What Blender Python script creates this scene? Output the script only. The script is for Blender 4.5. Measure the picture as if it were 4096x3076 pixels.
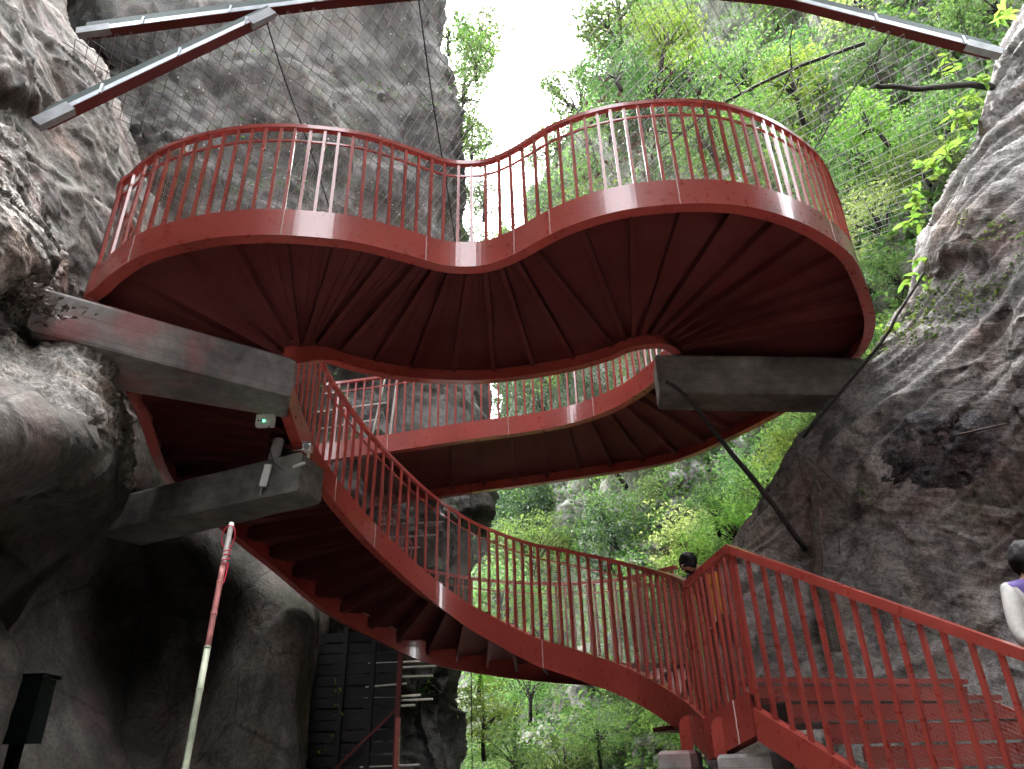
import bpy, math, random
import numpy as np
from mathutils import Vector, Matrix

# ------------------------------------------------------------------ scene, camera, light
for o in list(bpy.data.objects): bpy.data.objects.remove(o)
SC = bpy.context.scene
COL = SC.collection
R = math.radians

cam_d = bpy.data.cameras.new('camera'); cam = bpy.data.objects.new('camera', cam_d); COL.objects.link(cam)
cam_d.sensor_width = 36.0; cam_d.lens = 25.39; cam_d.clip_start = 0.05; cam_d.clip_end = 2000
PITCH, ROLL = R(27.696), R(-1.755)
_y = Vector((0, -math.sin(PITCH), math.cos(PITCH))); _f = Vector((0, math.cos(PITCH), math.sin(PITCH))); _x = Vector((1, 0, 0))
_r = _x*math.cos(ROLL) + _y*math.sin(ROLL); _u = _y*math.cos(ROLL) - _x*math.sin(ROLL)
M = Matrix((( _r.x, _u.x, -_f.x, 0), (_r.y, _u.y, -_f.y, 0), (_r.z, _u.z, -_f.z, 1.6), (0, 0, 0, 1)))
cam.matrix_world = M
SC.camera = cam

SUN_EL, SUN_AZ = R(70), R(-8)           # bright cloud high over the gorge opening
w = bpy.data.worlds.new('World'); SC.world = w; w.use_nodes = True
nt = w.node_tree; nt.nodes.clear()
sky = nt.nodes.new('ShaderNodeTexSky'); sky.sky_type = 'NISHITA'; sky.sun_disc = False
sky.sun_elevation = SUN_EL; sky.sun_rotation = SUN_AZ; sky.air_density = 1.0; sky.dust_density = 4.0; sky.ozone_density = 1.0
hs = nt.nodes.new('ShaderNodeHueSaturation'); hs.inputs['Saturation'].default_value = 0.12
bg = nt.nodes.new('ShaderNodeBackground'); bg.inputs['Strength'].default_value = 0.15
wo = nt.nodes.new('ShaderNodeOutputWorld')
nt.links.new(sky.outputs[0], hs.inputs['Color']); nt.links.new(hs.outputs[0], bg.inputs['Color']); nt.links.new(bg.outputs[0], wo.inputs['Surface'])
sd = bpy.data.lights.new('sun', 'SUN'); sd.energy = 1.2; sd.angle = R(25); sd.color = (1.0, 0.97, 0.92)
so = bpy.data.objects.new('sun', sd); COL.objects.link(so)
_d = Vector((math.sin(SUN_AZ)*math.cos(SUN_EL), math.cos(SUN_AZ)*math.cos(SUN_EL), math.sin(SUN_EL)))
so.rotation_euler = _d.to_track_quat('Z', 'Y').to_euler(); so.location = _d*60
vs = SC.view_settings; vs.view_transform = 'Standard'; vs.look = 'None'; vs.gamma = 1.0; vs.exposure = 4.15; vs.use_curve_mapping = False
SC.render.engine = 'CYCLES'; cy = SC.cycles; cy.max_bounces = 6; cy.diffuse_bounces = 3; cy.glossy_bounces = 2; cy.transmission_bounces = 3; cy.volume_bounces = 0; cy.transparent_max_bounces = 4; cy.caustics_reflective = False; cy.caustics_refractive = False
SC.render.resolution_x = 1024; SC.render.resolution_y = 769

# ------------------------------------------------------------------ helpers
rng = np.random.default_rng(7); random.seed(7)

def nmesh(name, V, quads=None, tris=None, smooth=False, mats=None, midx=None):
    V = np.asarray(V, np.float32).reshape(-1, 3)
    me = bpy.data.meshes.new(name)
    q = np.zeros((0, 4), np.int32) if quads is None else np.asarray(quads, np.int32).reshape(-1, 4)
    t = np.zeros((0, 3), np.int32) if tris is None else np.asarray(tris, np.int32).reshape(-1, 3)
    me.vertices.add(len(V)); me.vertices.foreach_set('co', V.ravel())
    nl = q.size + t.size; me.loops.add(nl); me.loops.foreach_set('vertex_index', np.concatenate([q.ravel(), t.ravel()]))
    npoly = len(q) + len(t); me.polygons.add(npoly)
    ls = np.concatenate([np.arange(len(q))*4, q.size + np.arange(len(t))*3]).astype(np.int32)
    me.polygons.foreach_set('loop_start', ls)
    try: me.polygons.foreach_set('loop_total', np.concatenate([np.full(len(q), 4), np.full(len(t), 3)]).astype(np.int32))
    except Exception: pass
    me.polygons.foreach_set('use_smooth', np.full(npoly, bool(smooth)))
    for m in (mats or []): me.materials.append(m)
    if midx is not None: me.polygons.foreach_set('material_index', np.asarray(midx, np.int32))
    me.update(calc_edges=True)
    return me

class MB:
    """collects shapes into one mesh"""
    def __init__(s): s.v = []; s.q = []; s.t = []; s.n = 0
    def add(s, V, quads=None, tris=None):
        V = np.asarray(V, float).reshape(-1, 3)
        if quads is not None and len(quads): s.q.append(np.asarray(quads, int).reshape(-1, 4) + s.n)
        if tris is not None and len(tris): s.t.append(np.asarray(tris, int).reshape(-1, 3) + s.n)
        s.v.append(V); s.n += len(V); return s
    def bar(s, a, b, w, h, up=(0, 0, 1)):
        """box from a to b, w across, h along up"""
        a = np.array(a, float); b = np.array(b, float); d = b - a; d /= np.linalg.norm(d)
        up = np.array(up, float); sx = np.cross(d, up)
        if np.linalg.norm(sx) < 1e-6: sx = np.cross(d, (0, 1, 0))
        sx /= np.linalg.norm(sx); uz = np.cross(sx, d)
        c = [p + sx*i*w/2 + uz*j*h/2 for p in (a, b) for i, j in ((-1, -1), (1, -1), (1, 1), (-1, 1))]
        return s.add(c, [(3, 2, 1, 0), (4, 5, 6, 7), (0, 1, 5, 4), (1, 2, 6, 5), (2, 3, 7, 6), (3, 0, 4, 7)])
    def box(s, c, size): 
        c = np.array(c, float); x, y, z = np.array(size)/2
        return s.bar(c - (0, 0, z), c + (0, 0, z), size[0], size[1], up=(0, 1, 0))
    def tube(s, pts, r, sides=6, cap=True):
        P = np.asarray(pts, float); n = len(P); r = np.broadcast_to(np.asarray(r, float), (n,))
        T = np.gradient(P, axis=0); T /= np.linalg.norm(T, axis=1)[:, None] + 1e-12
        ref = np.array((0, 0, 1.)) if abs(T[:, 2]).mean() < .8 else np.array((0, 1., 0))
        A = np.cross(T, ref); A /= np.linalg.norm(A, axis=1)[:, None] + 1e-12; B = np.cross(A, T)
        an = np.arange(sides)*2*np.pi/sides
        V = P[:, None] + r[:, None, None]*(np.cos(an)[None, :, None]*A[:, None] + np.sin(an)[None, :, None]*B[:, None])
        i = np.arange(n-1)[:, None]*sides; j = np.arange(sides)[None]; k = (j+1) % sides
        Q = np.stack([i+j, i+k, i+sides+k, i+sides+j], -1).reshape(-1, 4)
        base = s.n; s.add(V.reshape(-1, 3), Q)
        if cap:
            for e in (0, n-1):
                c = s.n; s.add([P[e]], None); ring = base + e*sides + np.arange(sides)
                tr = [(c, ring[a], ring[(a+1) % sides]) if e else (c, ring[(a+1) % sides], ring[a]) for a in range(sides)]
                s.t.append(np.array(tr))
        return s
    def prism(s, poly, z0, z1):
        n = len(poly); V = [(x, y, z0) for x, y in poly] + [(x, y, z1) for x, y in poly]
        s.add(V, [(i, (i+1) % n, n+(i+1) % n, n+i) for i in range(n)], [(0, i+1, i) for i in range(1, n-1)] + [(n, n+i, n+i+1) for i in range(1, n-1)])
        return s
    def mesh(s, name, mats=None, smooth=False):
        V = np.concatenate(s.v); q = np.concatenate(s.q) if s.q else None; t = np.concatenate(s.t) if s.t else None
        return nmesh(name, V, q, t, smooth, mats)
    def build(s, name, mat, parent=None, smooth=False, **kw):
        return link(name, s.mesh(name, [mat], smooth), parent, **kw)

def link(name, me, parent=None, label=None, cat=None, group=None, kind=None):
    o = bpy.data.objects.new(name, me); COL.objects.link(o)
    if parent is not None: o.parent = parent
    if label: o['label'] = label
    if cat: o['category'] = cat
    if group: o['group'] = group
    if kind: o['kind'] = kind
    return o

def thing(name, label, cat, loc=(0, 0, 0), group=None):
    o = link(name, None, None, label, cat, group); o.location = loc
    o.empty_display_size = .1
    return o

def local(root, me_obj):
    """keep world placement of a part modelled in world coordinates"""
    me_obj.parent = root; me_obj.matrix_parent_inverse = Matrix.Translation(-Vector(root.location)); return me_obj

def catmull(P, ts):
    P = np.asarray(P, float); n = len(P)
    E = np.vstack([2*P[0]-P[1], P, 2*P[-1]-P[-2]])
    ts = np.clip(np.asarray(ts, float), 0, n-1-1e-9); i = np.floor(ts).astype(int); f = (ts - i)[:, None]
    a, b, c, d = E[i], E[i+1], E[i+2], E[i+3]
    return .5*((2*b) + (c-a)*f + (2*a-5*b+4*c-d)*f**2 + (3*b-a-3*c+d)*f**3)

def resample(P, step):
    s = np.concatenate([[0], np.cumsum(np.linalg.norm(np.diff(P, axis=0), axis=1))])
    n = max(2, int(round(s[-1]/step))+1); k = np.linspace(0, s[-1], n)
    return np.stack([np.interp(k, s, P[:, j]) for j in range(3)], 1)

def smooth_path(P, it=6):
    P = P.copy()
    for _ in range(it): P[1:-1] = .25*P[:-2] + .5*P[1:-1] + .25*P[2:]
    return P

def plan_normals(P, side):
    T = np.gradient(P[:, :2], axis=0); T /= np.linalg.norm(T, axis=1)[:, None] + 1e-9
    return np.stack([-T[:, 1], T[:, 0]], 1)*side           # side=+1: left of travel

def sweep(mb, P, N, prof):
    """profile points (n, z) swept along P with plan normals N"""
    prof = np.asarray(prof, float); m = len(prof); n = len(P)
    V = np.zeros((n, m, 3)); V[:, :, :2] = P[:, None, :2] + N[:, None]*prof[None, :, :1]; V[:, :, 2] = P[:, None, 2] + prof[None, :, 1]
    i = np.arange(n-1)[:, None]*m; j = np.arange(m)[None]; k = (j+1) % m
    Q = np.stack([i+j, i+k, i+m+k, i+m+j], -1).reshape(-1, 4)
    t = [(0, a, a+1) for a in range(1, m-1)] + [((n-1)*m, (n-1)*m+a+1, (n-1)*m+a) for a in range(1, m-1)]
    mb.add(V.reshape(-1, 3), Q, t); return mb

def hash3(i):
    i = i.astype(np.int64); h = (i[..., 0]*374761393 + i[..., 1]*668265263 + i[..., 2]*2147483647) & 0x7fffffff
    h = ((h ^ (h >> 13))*1274126177) & 0x7fffffff; h = (h ^ (h >> 16)) & 0xffff
    return h/65535.0
def vnoise(p):
    i = np.floor(p).astype(np.int64); f = p - i; f = f*f*f*(f*(f*6-15)+10); r = 0
    for dx in (0, 1):
        for dy in (0, 1):
            for dz in (0, 1):
                wgt = (f[..., 0] if dx else 1-f[..., 0])*(f[..., 1] if dy else 1-f[..., 1])*(f[..., 2] if dz else 1-f[..., 2])
                r = r + wgt*hash3(i + np.array((dx, dy, dz)))
    return r*2-1
def fbm(p, oct=4, lac=2.1, gain=.5):
    a = 1.; s = 0; p = np.array(p, float)
    for o in range(oct): s = s + a*vnoise(p + o*17.3); a *= gain; p = p*lac
    return s
def ridged(p, oct=4):
    a = 1.; s = 0; p = np.array(p, float)
    for o in range(oct): s = s + a*(1-2*np.abs(vnoise(p + o*11.7))); a *= .5; p = p*2.1
    return s

def facets(p, seed=0):
    """broken planes: every irregular cell carries its own offset and tilt"""
    sh = p.shape; p = p.reshape(-1, 3) + seed*1.37; i0 = np.floor(p).astype(np.int64); best = np.full(len(p), 9e9); out = np.zeros(len(p))
    for dx in (-1, 0, 1):
        for dy in (-1, 0, 1):
            for dz in (-1, 0, 1):
                c = i0 + np.array((dx, dy, dz)); j = np.stack([hash3(c + k*57) for k in range(3)], -1); q = c + j; e = p - q; r2 = (e*e).sum(1)
                tilt = np.stack([hash3(c + 200 + k*91) for k in range(3)], -1)*2-1; val = (hash3(c + 777)-.5)*.6 + (e*tilt).sum(1)*.9
                m = r2 < best; best[m] = r2[m]; out[m] = val[m]
    return out.reshape(sh[:-1])

# ------------------------------------------------------------------ materials
def mat_new(name):
    m = bpy.data.materials.new(name); m.use_nodes = True; t = m.node_tree
    return m, t, t.nodes['Principled BSDF'], t.nodes, t.links
def ramp(N, pts):
    r = N.new('ShaderNodeValToRGB'); e = r.color_ramp.elements
    while len(e) < len(pts): e.new(.5)
    for el, (p, c) in zip(e, pts): el.position = p; el.color = (*c, 1) if len(c) == 3 else c
    return r
def noise(N, L, co, scale, detail=4, rough=.55, dist=0):
    n = N.new('ShaderNodeTexNoise'); n.inputs['Scale'].default_value = scale; n.inputs['Detail'].default_value = detail
    n.inputs['Roughness'].default_value = rough; n.inputs['Distortion'].default_value = dist
    L.new(co, n.inputs['Vector']); return n
def mix(N, L, fac, a, b, mode='MIX'):
    m = N.new('ShaderNodeMix'); m.data_type = 'RGBA'; m.blend_type = mode
    for sock, val in ((m.inputs[0], fac), (m.inputs[6], a), (m.inputs[7], b)):
        if hasattr(val, 'is_linked'): L.new(val, sock)
        else: sock.default_value = val if not isinstance(val, tuple) else (*val, 1) if len(val) == 3 else val
    return m.outputs[2]
def bump(N, L, h, strength, dist, prev=None):
    b = N.new('ShaderNodeBump'); b.inputs['Strength'].default_value = strength; b.inputs['Distance'].default_value = dist
    L.new(h, b.inputs['Height'])
    if prev: L.new(prev, b.inputs['Normal'])
    return b.outputs[0]
def gco(N):   # world-like coordinates: object coords (parts are modelled in place)
    return N.new('ShaderNodeTexCoord').outputs['Object']
def wco(N): return N.new('ShaderNodeNewGeometry').outputs['Position']

def m_paint(name, base, rough=.3, var=.14, coat=.7):
    m, t, p, N, L = mat_new(name); co = wco(N)
    n1 = noise(N, L, co, 1.3, 5); n2 = noise(N, L, co, 14, 4); n3 = noise(N, L, co, 60, 3)
    dark = tuple(c*(1-var) for c in base); lite = tuple(min(1, c*(1+var*.7)+.012) for c in base)
    r1 = ramp(N, [(.3, dark), (.7, lite)]); L.new(n1.outputs['Fac'], r1.inputs[0])
    r2 = ramp(N, [(.35, (.75, .72, .7)), (.62, (1, 1, 1))]); L.new(n2.outputs['Fac'], r2.inputs[0])
    c = mix(N, L, .08, r1.outputs[0], r2.outputs[0], 'MULTIPLY')
    mps = N.new('ShaderNodeMapping'); mps.inputs['Scale'].default_value = (4, 4, .25); L.new(co, mps.inputs['Vector'])
    ns = noise(N, L, mps.outputs[0], 1.0, 4, .6); rst = ramp(N, [(.3, (.6, .5, .45)), (.62, (1, 1, 1))]); L.new(ns.outputs['Fac'], rst.inputs[0])
    c = mix(N, L, .1, c, rst.outputs[0], 'MULTIPLY')                   # drip stains
    # pale dust and scuffs
    r3 = ramp(N, [(.66, (0, 0, 0)), (.8, (1, 1, 1))]); L.new(n2.outputs['Fac'], r3.inputs[0])
    c = mix(N, L, mix(N, L, .07, (0, 0, 0), r3.outputs[0]), c, (.42, .30, .27))
    p.inputs['Coat Weight'].default_value = coat; p.inputs['Coat Roughness'].default_value = .09; p.inputs['Coat IOR'].default_value = 1.75
    L.new(c, p.inputs['Base Color'])
    rr = ramp(N, [(.3, (rough*.95,)*3), (.75, (min(1, rough*1.12),)*3)]); L.new(n2.outputs['Fac'], rr.inputs[0]); L.new(rr.outputs[0], p.inputs['Roughness'])
    L.new(bump(N, L, n3.outputs['Fac'], .06, .004, bump(N, L, n1.outputs['Fac'], .15, .02)), p.inputs['Normal'])
    return m

def m_rock(name, cols, moss=.0, pink=.0, strata=None, scale=1.0, wet=.8, bumpd=.05, crack=1.1, con=1.0):
    m, t, p, N, L = mat_new(name); co = wco(N)
    n1 = noise(N, L, co, .5*scale, 4, .62, .6); n2 = noise(N, L, co, 3.0*scale, 6, .72, .6); n3 = noise(N, L, co, 21*scale, 4, .75, 0)
    mp = N.new('ShaderNodeMapping'); mp.inputs['Scale'].default_value = (2.4, 2.4, .3); L.new(co, mp.inputs['Vector'])
    n4 = noise(N, L, mp.outputs[0], 1.3*scale, 4, .66, 0)            # vertical run-off streaks
    ra = ramp(N, [(.32, cols[0]), (.48, cols[1]), (.64, cols[2])]); L.new(n1.outputs['Fac'], ra.inputs[0])
    rb = ramp(N, [(.34, (.30, .28, .26)), (.5, (.9, .9, .9)), (.66, (1.5, 1.47, 1.43))]); L.new(n2.outputs['Fac'], rb.inputs[0])
    c = mix(N, L, .85*con, ra.outputs[0], rb.outputs[0], 'MULTIPLY')
    rc = ramp(N, [(.38, (.30, .28, .26)), (.54, (1, 1, 1))]); L.new(n4.outputs['Fac'], rc.inputs[0])
    c = mix(N, L, .65*con, c, rc.outputs[0], 'MULTIPLY')
    rd = ramp(N, [(.40, (.30, .29, .28)), (.5, (.95, .95, .95)), (.62, (1.4, 1.4, 1.38))]); L.new(n3.outputs['Fac'], rd.inputs[0])
    c = mix(N, L, .75*con, c, rd.outputs[0], 'MULTIPLY')
    # warm iron staining
    n7 = noise(N, L, co, 1.1*scale, 3, .65, 0); rh = ramp(N, [(.52, (0, 0, 0)), (.66, (.45, .45, .45))]); L.new(n7.outputs['Fac'], rh.inputs[0])
    c = mix(N, L, rh.outputs[0], c, mix(N, L, 1.0, c, (1.15, .82, .62), 'MULTIPLY'))
    if pink > 0:
        n5 = noise(N, L, co, .9, 4, .65); re = ramp(N, [(.53, (0, 0, 0)), (.66, (pink,)*3)]); L.new(n5.outputs['Fac'], re.inputs[0])
        c = mix(N, L, re.outputs[0], c, (.36, .17, .16))
    if moss > 0:
        n6 = noise(N, L, co, 1.7, 5, .7); rf = ramp(N, [(.54, (0, 0, 0)), (.66, (moss,)*3)]); L.new(n6.outputs['Fac'], rf.inputs[0])
        c = mix(N, L, rf.outputs[0], c, (.055, .08, .025))
    # joints and cracks
    wp = mix(N, L, .22, co, n2.outputs['Color'], 'ADD')
    vo = N.new('ShaderNodeTexVoronoi'); vo.feature = 'DISTANCE_TO_EDGE'; vo.inputs['Scale'].default_value = crack*scale; L.new(wp, vo.inputs['Vector'])
    rk = ramp(N, [(.0, (.25, .24, .23)), (.025, (1, 1, 1))]); L.new(vo.outputs['Distance'], rk.inputs[0]); c = mix(N, L, .7, c, rk.outputs[0], 'MULTIPLY')
    L.new(c, p.inputs['Base Color']); p.inputs['Roughness'].default_value = wet
    b = bump(N, L, n2.outputs['Fac'], 1.0, bumpd*1.1); b = bump(N, L, n3.outputs['Fac'], .9, bumpd*.3, b)
    if strata:
        mp2 = N.new('ShaderNodeMapping'); mp2.inputs['Rotation'].default_value = (R(-32), 0, 0); mp2.vector_type = 'POINT'; L.new(co, mp2.inputs['Vector'])
        mp3 = N.new('ShaderNodeMapping'); mp3.inputs['Scale'].default_value = strata; L.new(mp2.outputs[0], mp3.inputs['Vector'])
        wv = noise(N, L, mp3.outputs[0], 1.0, 5, .68, .25); b = bump(N, L, wv.outputs['Fac'], .8, bumpd*.9, b)
        rs = ramp(N, [(.4, (.35, .34, .33)), (.52, (1, 1, 1))]); L.new(wv.outputs['Fac'], rs.inputs[0]); L.new(mix(N, L, .38, c, rs.outputs[0], 'MULTIPLY'), p.inputs['Base Color'])
    L.new(b, p.inputs['Normal'])
    return m

def m_concrete(name, base=(.23, .22, .20), red=.0):
    m, t, p, N, L = mat_new(name); co = wco(N)
    n1 = noise(N, L, co, 1.6, 5, .6); n2 = noise(N, L, co, 9, 6, .62); n3 = noise(N, L, co, 45, 4)
    mp = N.new('ShaderNodeMapping'); mp.inputs['Scale'].default_value = (1.5, 1.5, 9); L.new(co, mp.inputs['Vector'])
    n4 = noise(N, L, mp.outputs[0], 1.2, 4, .6)
    ra = ramp(N, [(.3, tuple(x*.5 for x in base)), (.55, base), (.75, tuple(x*1.5 for x in base))]); L.new(n1.outputs['Fac'], ra.inputs[0])
    rb = ramp(N, [(.3, (.5, .5, .5)), (.6, (1.1, 1.1, 1.1))]); L.new(n2.outputs['Fac'], rb.inputs[0])
    c = mix(N, L, .6, ra.outputs[0], rb.outputs[0], 'MULTIPLY')
    rc = ramp(N, [(.35, (.6, .6, .58)), (.6, (1, 1, 1))]); L.new(n4.outputs['Fac'], rc.inputs[0]); c = mix(N, L, .5, c, rc.outputs[0], 'MULTIPLY')
    if red:
        n5 = noise(N, L, co, 1.9, 3, .5); re = ramp(N, [(.5, (0, 0, 0)), (.68, (red,)*3)]); L.new(n5.outputs['Fac'], re.inputs[0])
        c = mix(N, L, re.outputs[0], c, (.42, .07, .07))
    sx_ = N.new('ShaderNodeSeparateXYZ'); L.new(co, sx_.inputs[0]); mz = N.new('ShaderNodeMath'); mz.operation = 'PINGPONG'; mz.inputs[1].default_value = .085; L.new(sx_.outputs['Z'], mz.inputs[0])
    rz = ramp(N, [(.0, (0, 0, 0)), (.006, (1, 1, 1))]); L.new(mz.outputs[0], rz.inputs[0]); c = mix(N, L, .35, c, rz.outputs[0], 'MULTIPLY')   # board marks
    L.new(c, p.inputs['Base Color']); p.inputs['Roughness'].default_value = .85
    L.new(bump(N, L, n3.outputs['Fac'], .4, .006, bump(N, L, n2.outputs['Fac'], .5, .015)), p.inputs['Normal'])
    return m

def m_plain(name, base, rough=.6, metal=0., var=.2, scale=8):
    m, t, p, N, L = mat_new(name); co = wco(N)
    n1 = noise(N, L, co, scale, 5); r1 = ramp(N, [(.3, tuple(c*(1-var) for c in base)), (.7, tuple(min(1, c*(1+var)) for c in base))])
    L.new(n1.outputs['Fac'], r1.inputs[0]); L.new(r1.outputs[0], p.inputs['Base Color'])
    p.inputs['Roughness'].default_value = rough; p.inputs['Metallic'].default_value = metal
    L.new(bump(N, L, n1.outputs['Fac'], .2, .01), p.inputs['Normal'])
    return m

def m_leaf(name, cols, trans=.45):
    m, t, p, N, L = mat_new(name)
    g = N.new('ShaderNodeNewGeometry'); oi = N.new('ShaderNodeObjectInfo')
    r = ramp(N, [(0, cols[0]), (.5, cols[1]), (1, cols[2])]); L.new(g.outputs['Random Per Island'], r.inputs[0])
    h = N.new('ShaderNodeHueSaturation'); L.new(r.outputs[0], h.inputs['Color'])
    mr = N.new('ShaderNodeMapRange'); mr.inputs[3].default_value = .75; mr.inputs[4].default_value = 1.25; L.new(oi.outputs['Random'], mr.inputs[0]); L.new(mr.outputs[0], h.inputs['Value'])
    mr2 = N.new('ShaderNodeMapRange'); mr2.inputs[3].default_value = .475; mr2.inputs[4].default_value = .52; L.new(oi.outputs['Random'], mr2.inputs[0]); L.new(mr2.outputs[0], h.inputs['Hue'])
    L.new(h.outputs[0], p.inputs['Base Color']); p.inputs['Roughness'].default_value = .45
    tr = N.new('ShaderNodeBsdfTranslucent'); br = N.new('ShaderNodeHueSaturation'); br.inputs['Value'].default_value = 1.5; br.inputs['Hue'].default_value = .49
    L.new(h.outputs[0], br.inputs['Color']); L.new(br.outputs[0], tr.inputs['Color'])
    ms = N.new('ShaderNodeMixShader'); ms.inputs[0].default_value = trans
    L.new(p.outputs[0], ms.inputs[1]); L.new(tr.outputs[0], ms.inputs[2]); L.new(ms.outputs[0], N['Material Output'].inputs['Surface'])
    return m

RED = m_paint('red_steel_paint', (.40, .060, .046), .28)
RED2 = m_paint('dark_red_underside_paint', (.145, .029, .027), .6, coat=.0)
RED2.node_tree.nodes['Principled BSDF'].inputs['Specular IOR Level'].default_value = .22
SEAM = m_plain('weld_bead', (.55, .38, .36), .5)
CONC = m_concrete('weathered_concrete', red=.0); CONCR = m_concrete('concrete_with_red_overspray', (.30, .28, .27), red=.42)
ROCK_L = m_rock('grey_brown_rock', [(.048, .040, .034), (.11, .094, .082), (.21, .185, .165)], moss=.35, pink=.2, con=.7, bumpd=.035)
ROCK_O = m_rock('pale_weathered_rock', [(.12, .108, .097), (.27, .25, .23), (.45, .425, .40)], moss=.3, pink=.3, bumpd=.06)
ROCK_R = m_rock('layered_grey_rock', [(.17, .158, .15), (.31, .293, .283), (.45, .433, .424)], moss=.35, pink=.2, strata=(.8, 1.2, 9), bumpd=.034, crack=.45, con=.75)
ROCK_M = m_rock('dark_cliff_rock', [(.028, .026, .024), (.062, .057, .053), (.125, .117, .11)], moss=.4, scale=.6, bumpd=.07, con=.8)
ROCK_S = m_rock('smooth_shade_tinted_rock', [(.05, .044, .038), (.095, .085, .075), (.16, .145, .13)], moss=.2, pink=.15, con=.6, bumpd=.03, crack=.6)  # smooth rock with the shade of hollow and underside put into its colour
ROCK_F = m_rock('far_mossy_cliff_rock', [(.09, .115, .07), (.18, .195, .15), (.30, .305, .28)], moss=.9, scale=.5, bumpd=.1, con=.8)
WIRE = m_plain('galvanised_wire', (.30, .29, .27), .5, .4)
NETM = m_plain('net_cord', (.38, .38, .37), .6)
STEELW = m_plain('galvanised_channel', (.46, .50, .54), .4, .3, .15)
TARP = m_plain('dark_green_sheet', (.05, .075, .07), .6)
BLACK = m_plain('black_cable', (.015, .015, .015), .5)
PIPE = m_plain('pale_pipe', (.55, .52, .47), .6)
DARKST = m_plain('near_black_steel', (.012, .010, .010), .7)  # near-black base colour for stair frame, boards and cabinet post
BARK = m_plain('grey_bark', (.10, .08, .065), .85, 0, .4, 20); BARKD = m_plain('dark_bark', (.04, .033, .028), .85, 0, .4, 20)
LEAF_A = m_leaf('fresh_leaf', [(.05, .13, .028), (.11, .22, .045), (.18, .29, .065)])
LEAF_B = m_leaf('mid_green_leaf', [(.04, .10, .028), (.08, .17, .04), (.14, .23, .06)])
LEAF_C = m_leaf('bright_leaf', [(.09, .21, .03), (.15, .30, .045), (.23, .36, .06)], .5)
LEAF_D = m_leaf('dry_leaf', [(.035, .018, .014), (.07, .035, .025), (.12, .06, .04)], .2)
LEAF_E = m_leaf('dark_evergreen_leaf', [(.018, .05, .022), (.035, .085, .035), (.06, .12, .05)], .3)
LEAF_F = m_leaf('pale_yellow_leaf', [(.16, .22, .06), (.26, .32, .09), (.36, .40, .14)], .45)

# ------------------------------------------------------------------ the setting: ground and cliffs
def rock_sheet(name, grid, nu, nv, mat, amp=(.35, .10, .03), freq=.55, strata=None, label=None, seed=0, kind='structure', cat=None, smooth=True, rough=None, mat2=None, pick=None):
    """cliff face: a control grid of world points, smoothly filled in and broken up by 3-D noise"""
    G = np.array(grid, float); r, c, _ = G.shape
    tv = np.linspace(0, r-1, nv); tu = np.linspace(0, c-1, nu)
    A = np.stack([catmull(G[:, j], tv) for j in range(c)], 1)            # nv, c, 3
    S = np.stack([catmull(A[i], tu) for i in range(nv)], 0)              # nv, nu, 3
    du = np.gradient(S, axis=1); dv = np.gradient(S, axis=0); n = np.cross(du, dv); n /= np.linalg.norm(n, axis=2)[..., None] + 1e-9
    W_ = S + .25*np.stack([fbm(S*.8 + k*31 + seed, 2) for k in range(3)], -1)/freq*.5
    R_ = 1.0 if rough is None else rough(S)
    big = facets(W_*freq*np.array((1, 1, .7)), seed); small = facets(W_*freq*2.9*np.array((1, 1, .8)), seed+5)
    def soften(a, k):
        for _ in range(k):
            a = np.pad(a, 1, mode='edge'); a = (a[:-2, 1:-1] + a[2:, 1:-1] + a[1:-1, :-2] + a[1:-1, 2:] + 2*a[1:-1, 1:-1])/6
        return a
    big = soften(big, 8); small = soften(small, 2)
    d = fbm(S*freq*.6 + 5 + seed, 2)*amp[0]*.8 + big*amp[0]*.9*np.minimum(1, R_+.35)        # big angular blocks
    d = d + small*amp[1]*.9*R_
    bil = 0; a_ = 1.; q_ = W_*freq*2.2
    for o_ in range(5): bil = bil + a_*(np.abs(vnoise(q_ + o_*13.1 + seed)) - .25); a_ *= .55; q_ = q_*2.15                 # rounded lumps with sharp creases
    d = d + bil*amp[1]*1.1*R_
    cr_ = vnoise(W_*freq*1.4 + 71 + seed) + .35*vnoise(W_*freq*5 + 3); d = d - np.exp(-(cr_/.05)**2)*amp[1]*.9*R_                # fissures
    sd_ = S @ np.array((.15, .2, .95)) + .25*fbm(S*.7 + seed + 60, 3); ph_ = sd_*2.6/ (freq*1.2 + .2); d = d + ((ph_ - np.floor(ph_))**2 - .33)*amp[1]*.3*R_*R_
    d = d + ridged(S*freq*22 + 3 + seed, 3)*amp[2]*.35*R_
    if strata:
        k, f, a = strata; s = S @ np.array(k) + .05*fbm(S*.6 + seed, 2); low = S*.35
        bed = np.stack([s*f, low[..., 0]+low[..., 1]*.5, low[..., 2]*.4], -1)
        lay = vnoise(bed) + .6*vnoise(bed*np.array((2.7, 1, 1)) + 9) + .4*vnoise(bed*np.array((6.5, 1.5, 1.5)) + 21)      # beds of uneven thickness
        gate = .3 + .7*np.clip(fbm(S*.6 + 40, 2)+.5, 0, 1); d = d + a*np.tanh(lay*2.2)*.6*gate
    V = (S + n*d[..., None]).reshape(-1, 3)
    i = np.arange(nv-1)[:, None]*nu; j = np.arange(nu-1)[None]
    Q = np.stack([i+j, i+j+1, i+nu+j+1, i+nu+j], -1).reshape(-1, 4)
    mi = None
    if mat2: mi = pick(S)[:-1, :-1].astype(int).ravel()
    me = nmesh(name, V, Q, None, smooth, [mat] + ([mat2] if mat2 else []), mi)
    o = link(name, me, None, label, cat, None, kind)
    return o, V.reshape(nv, nu, 3), n

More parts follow.
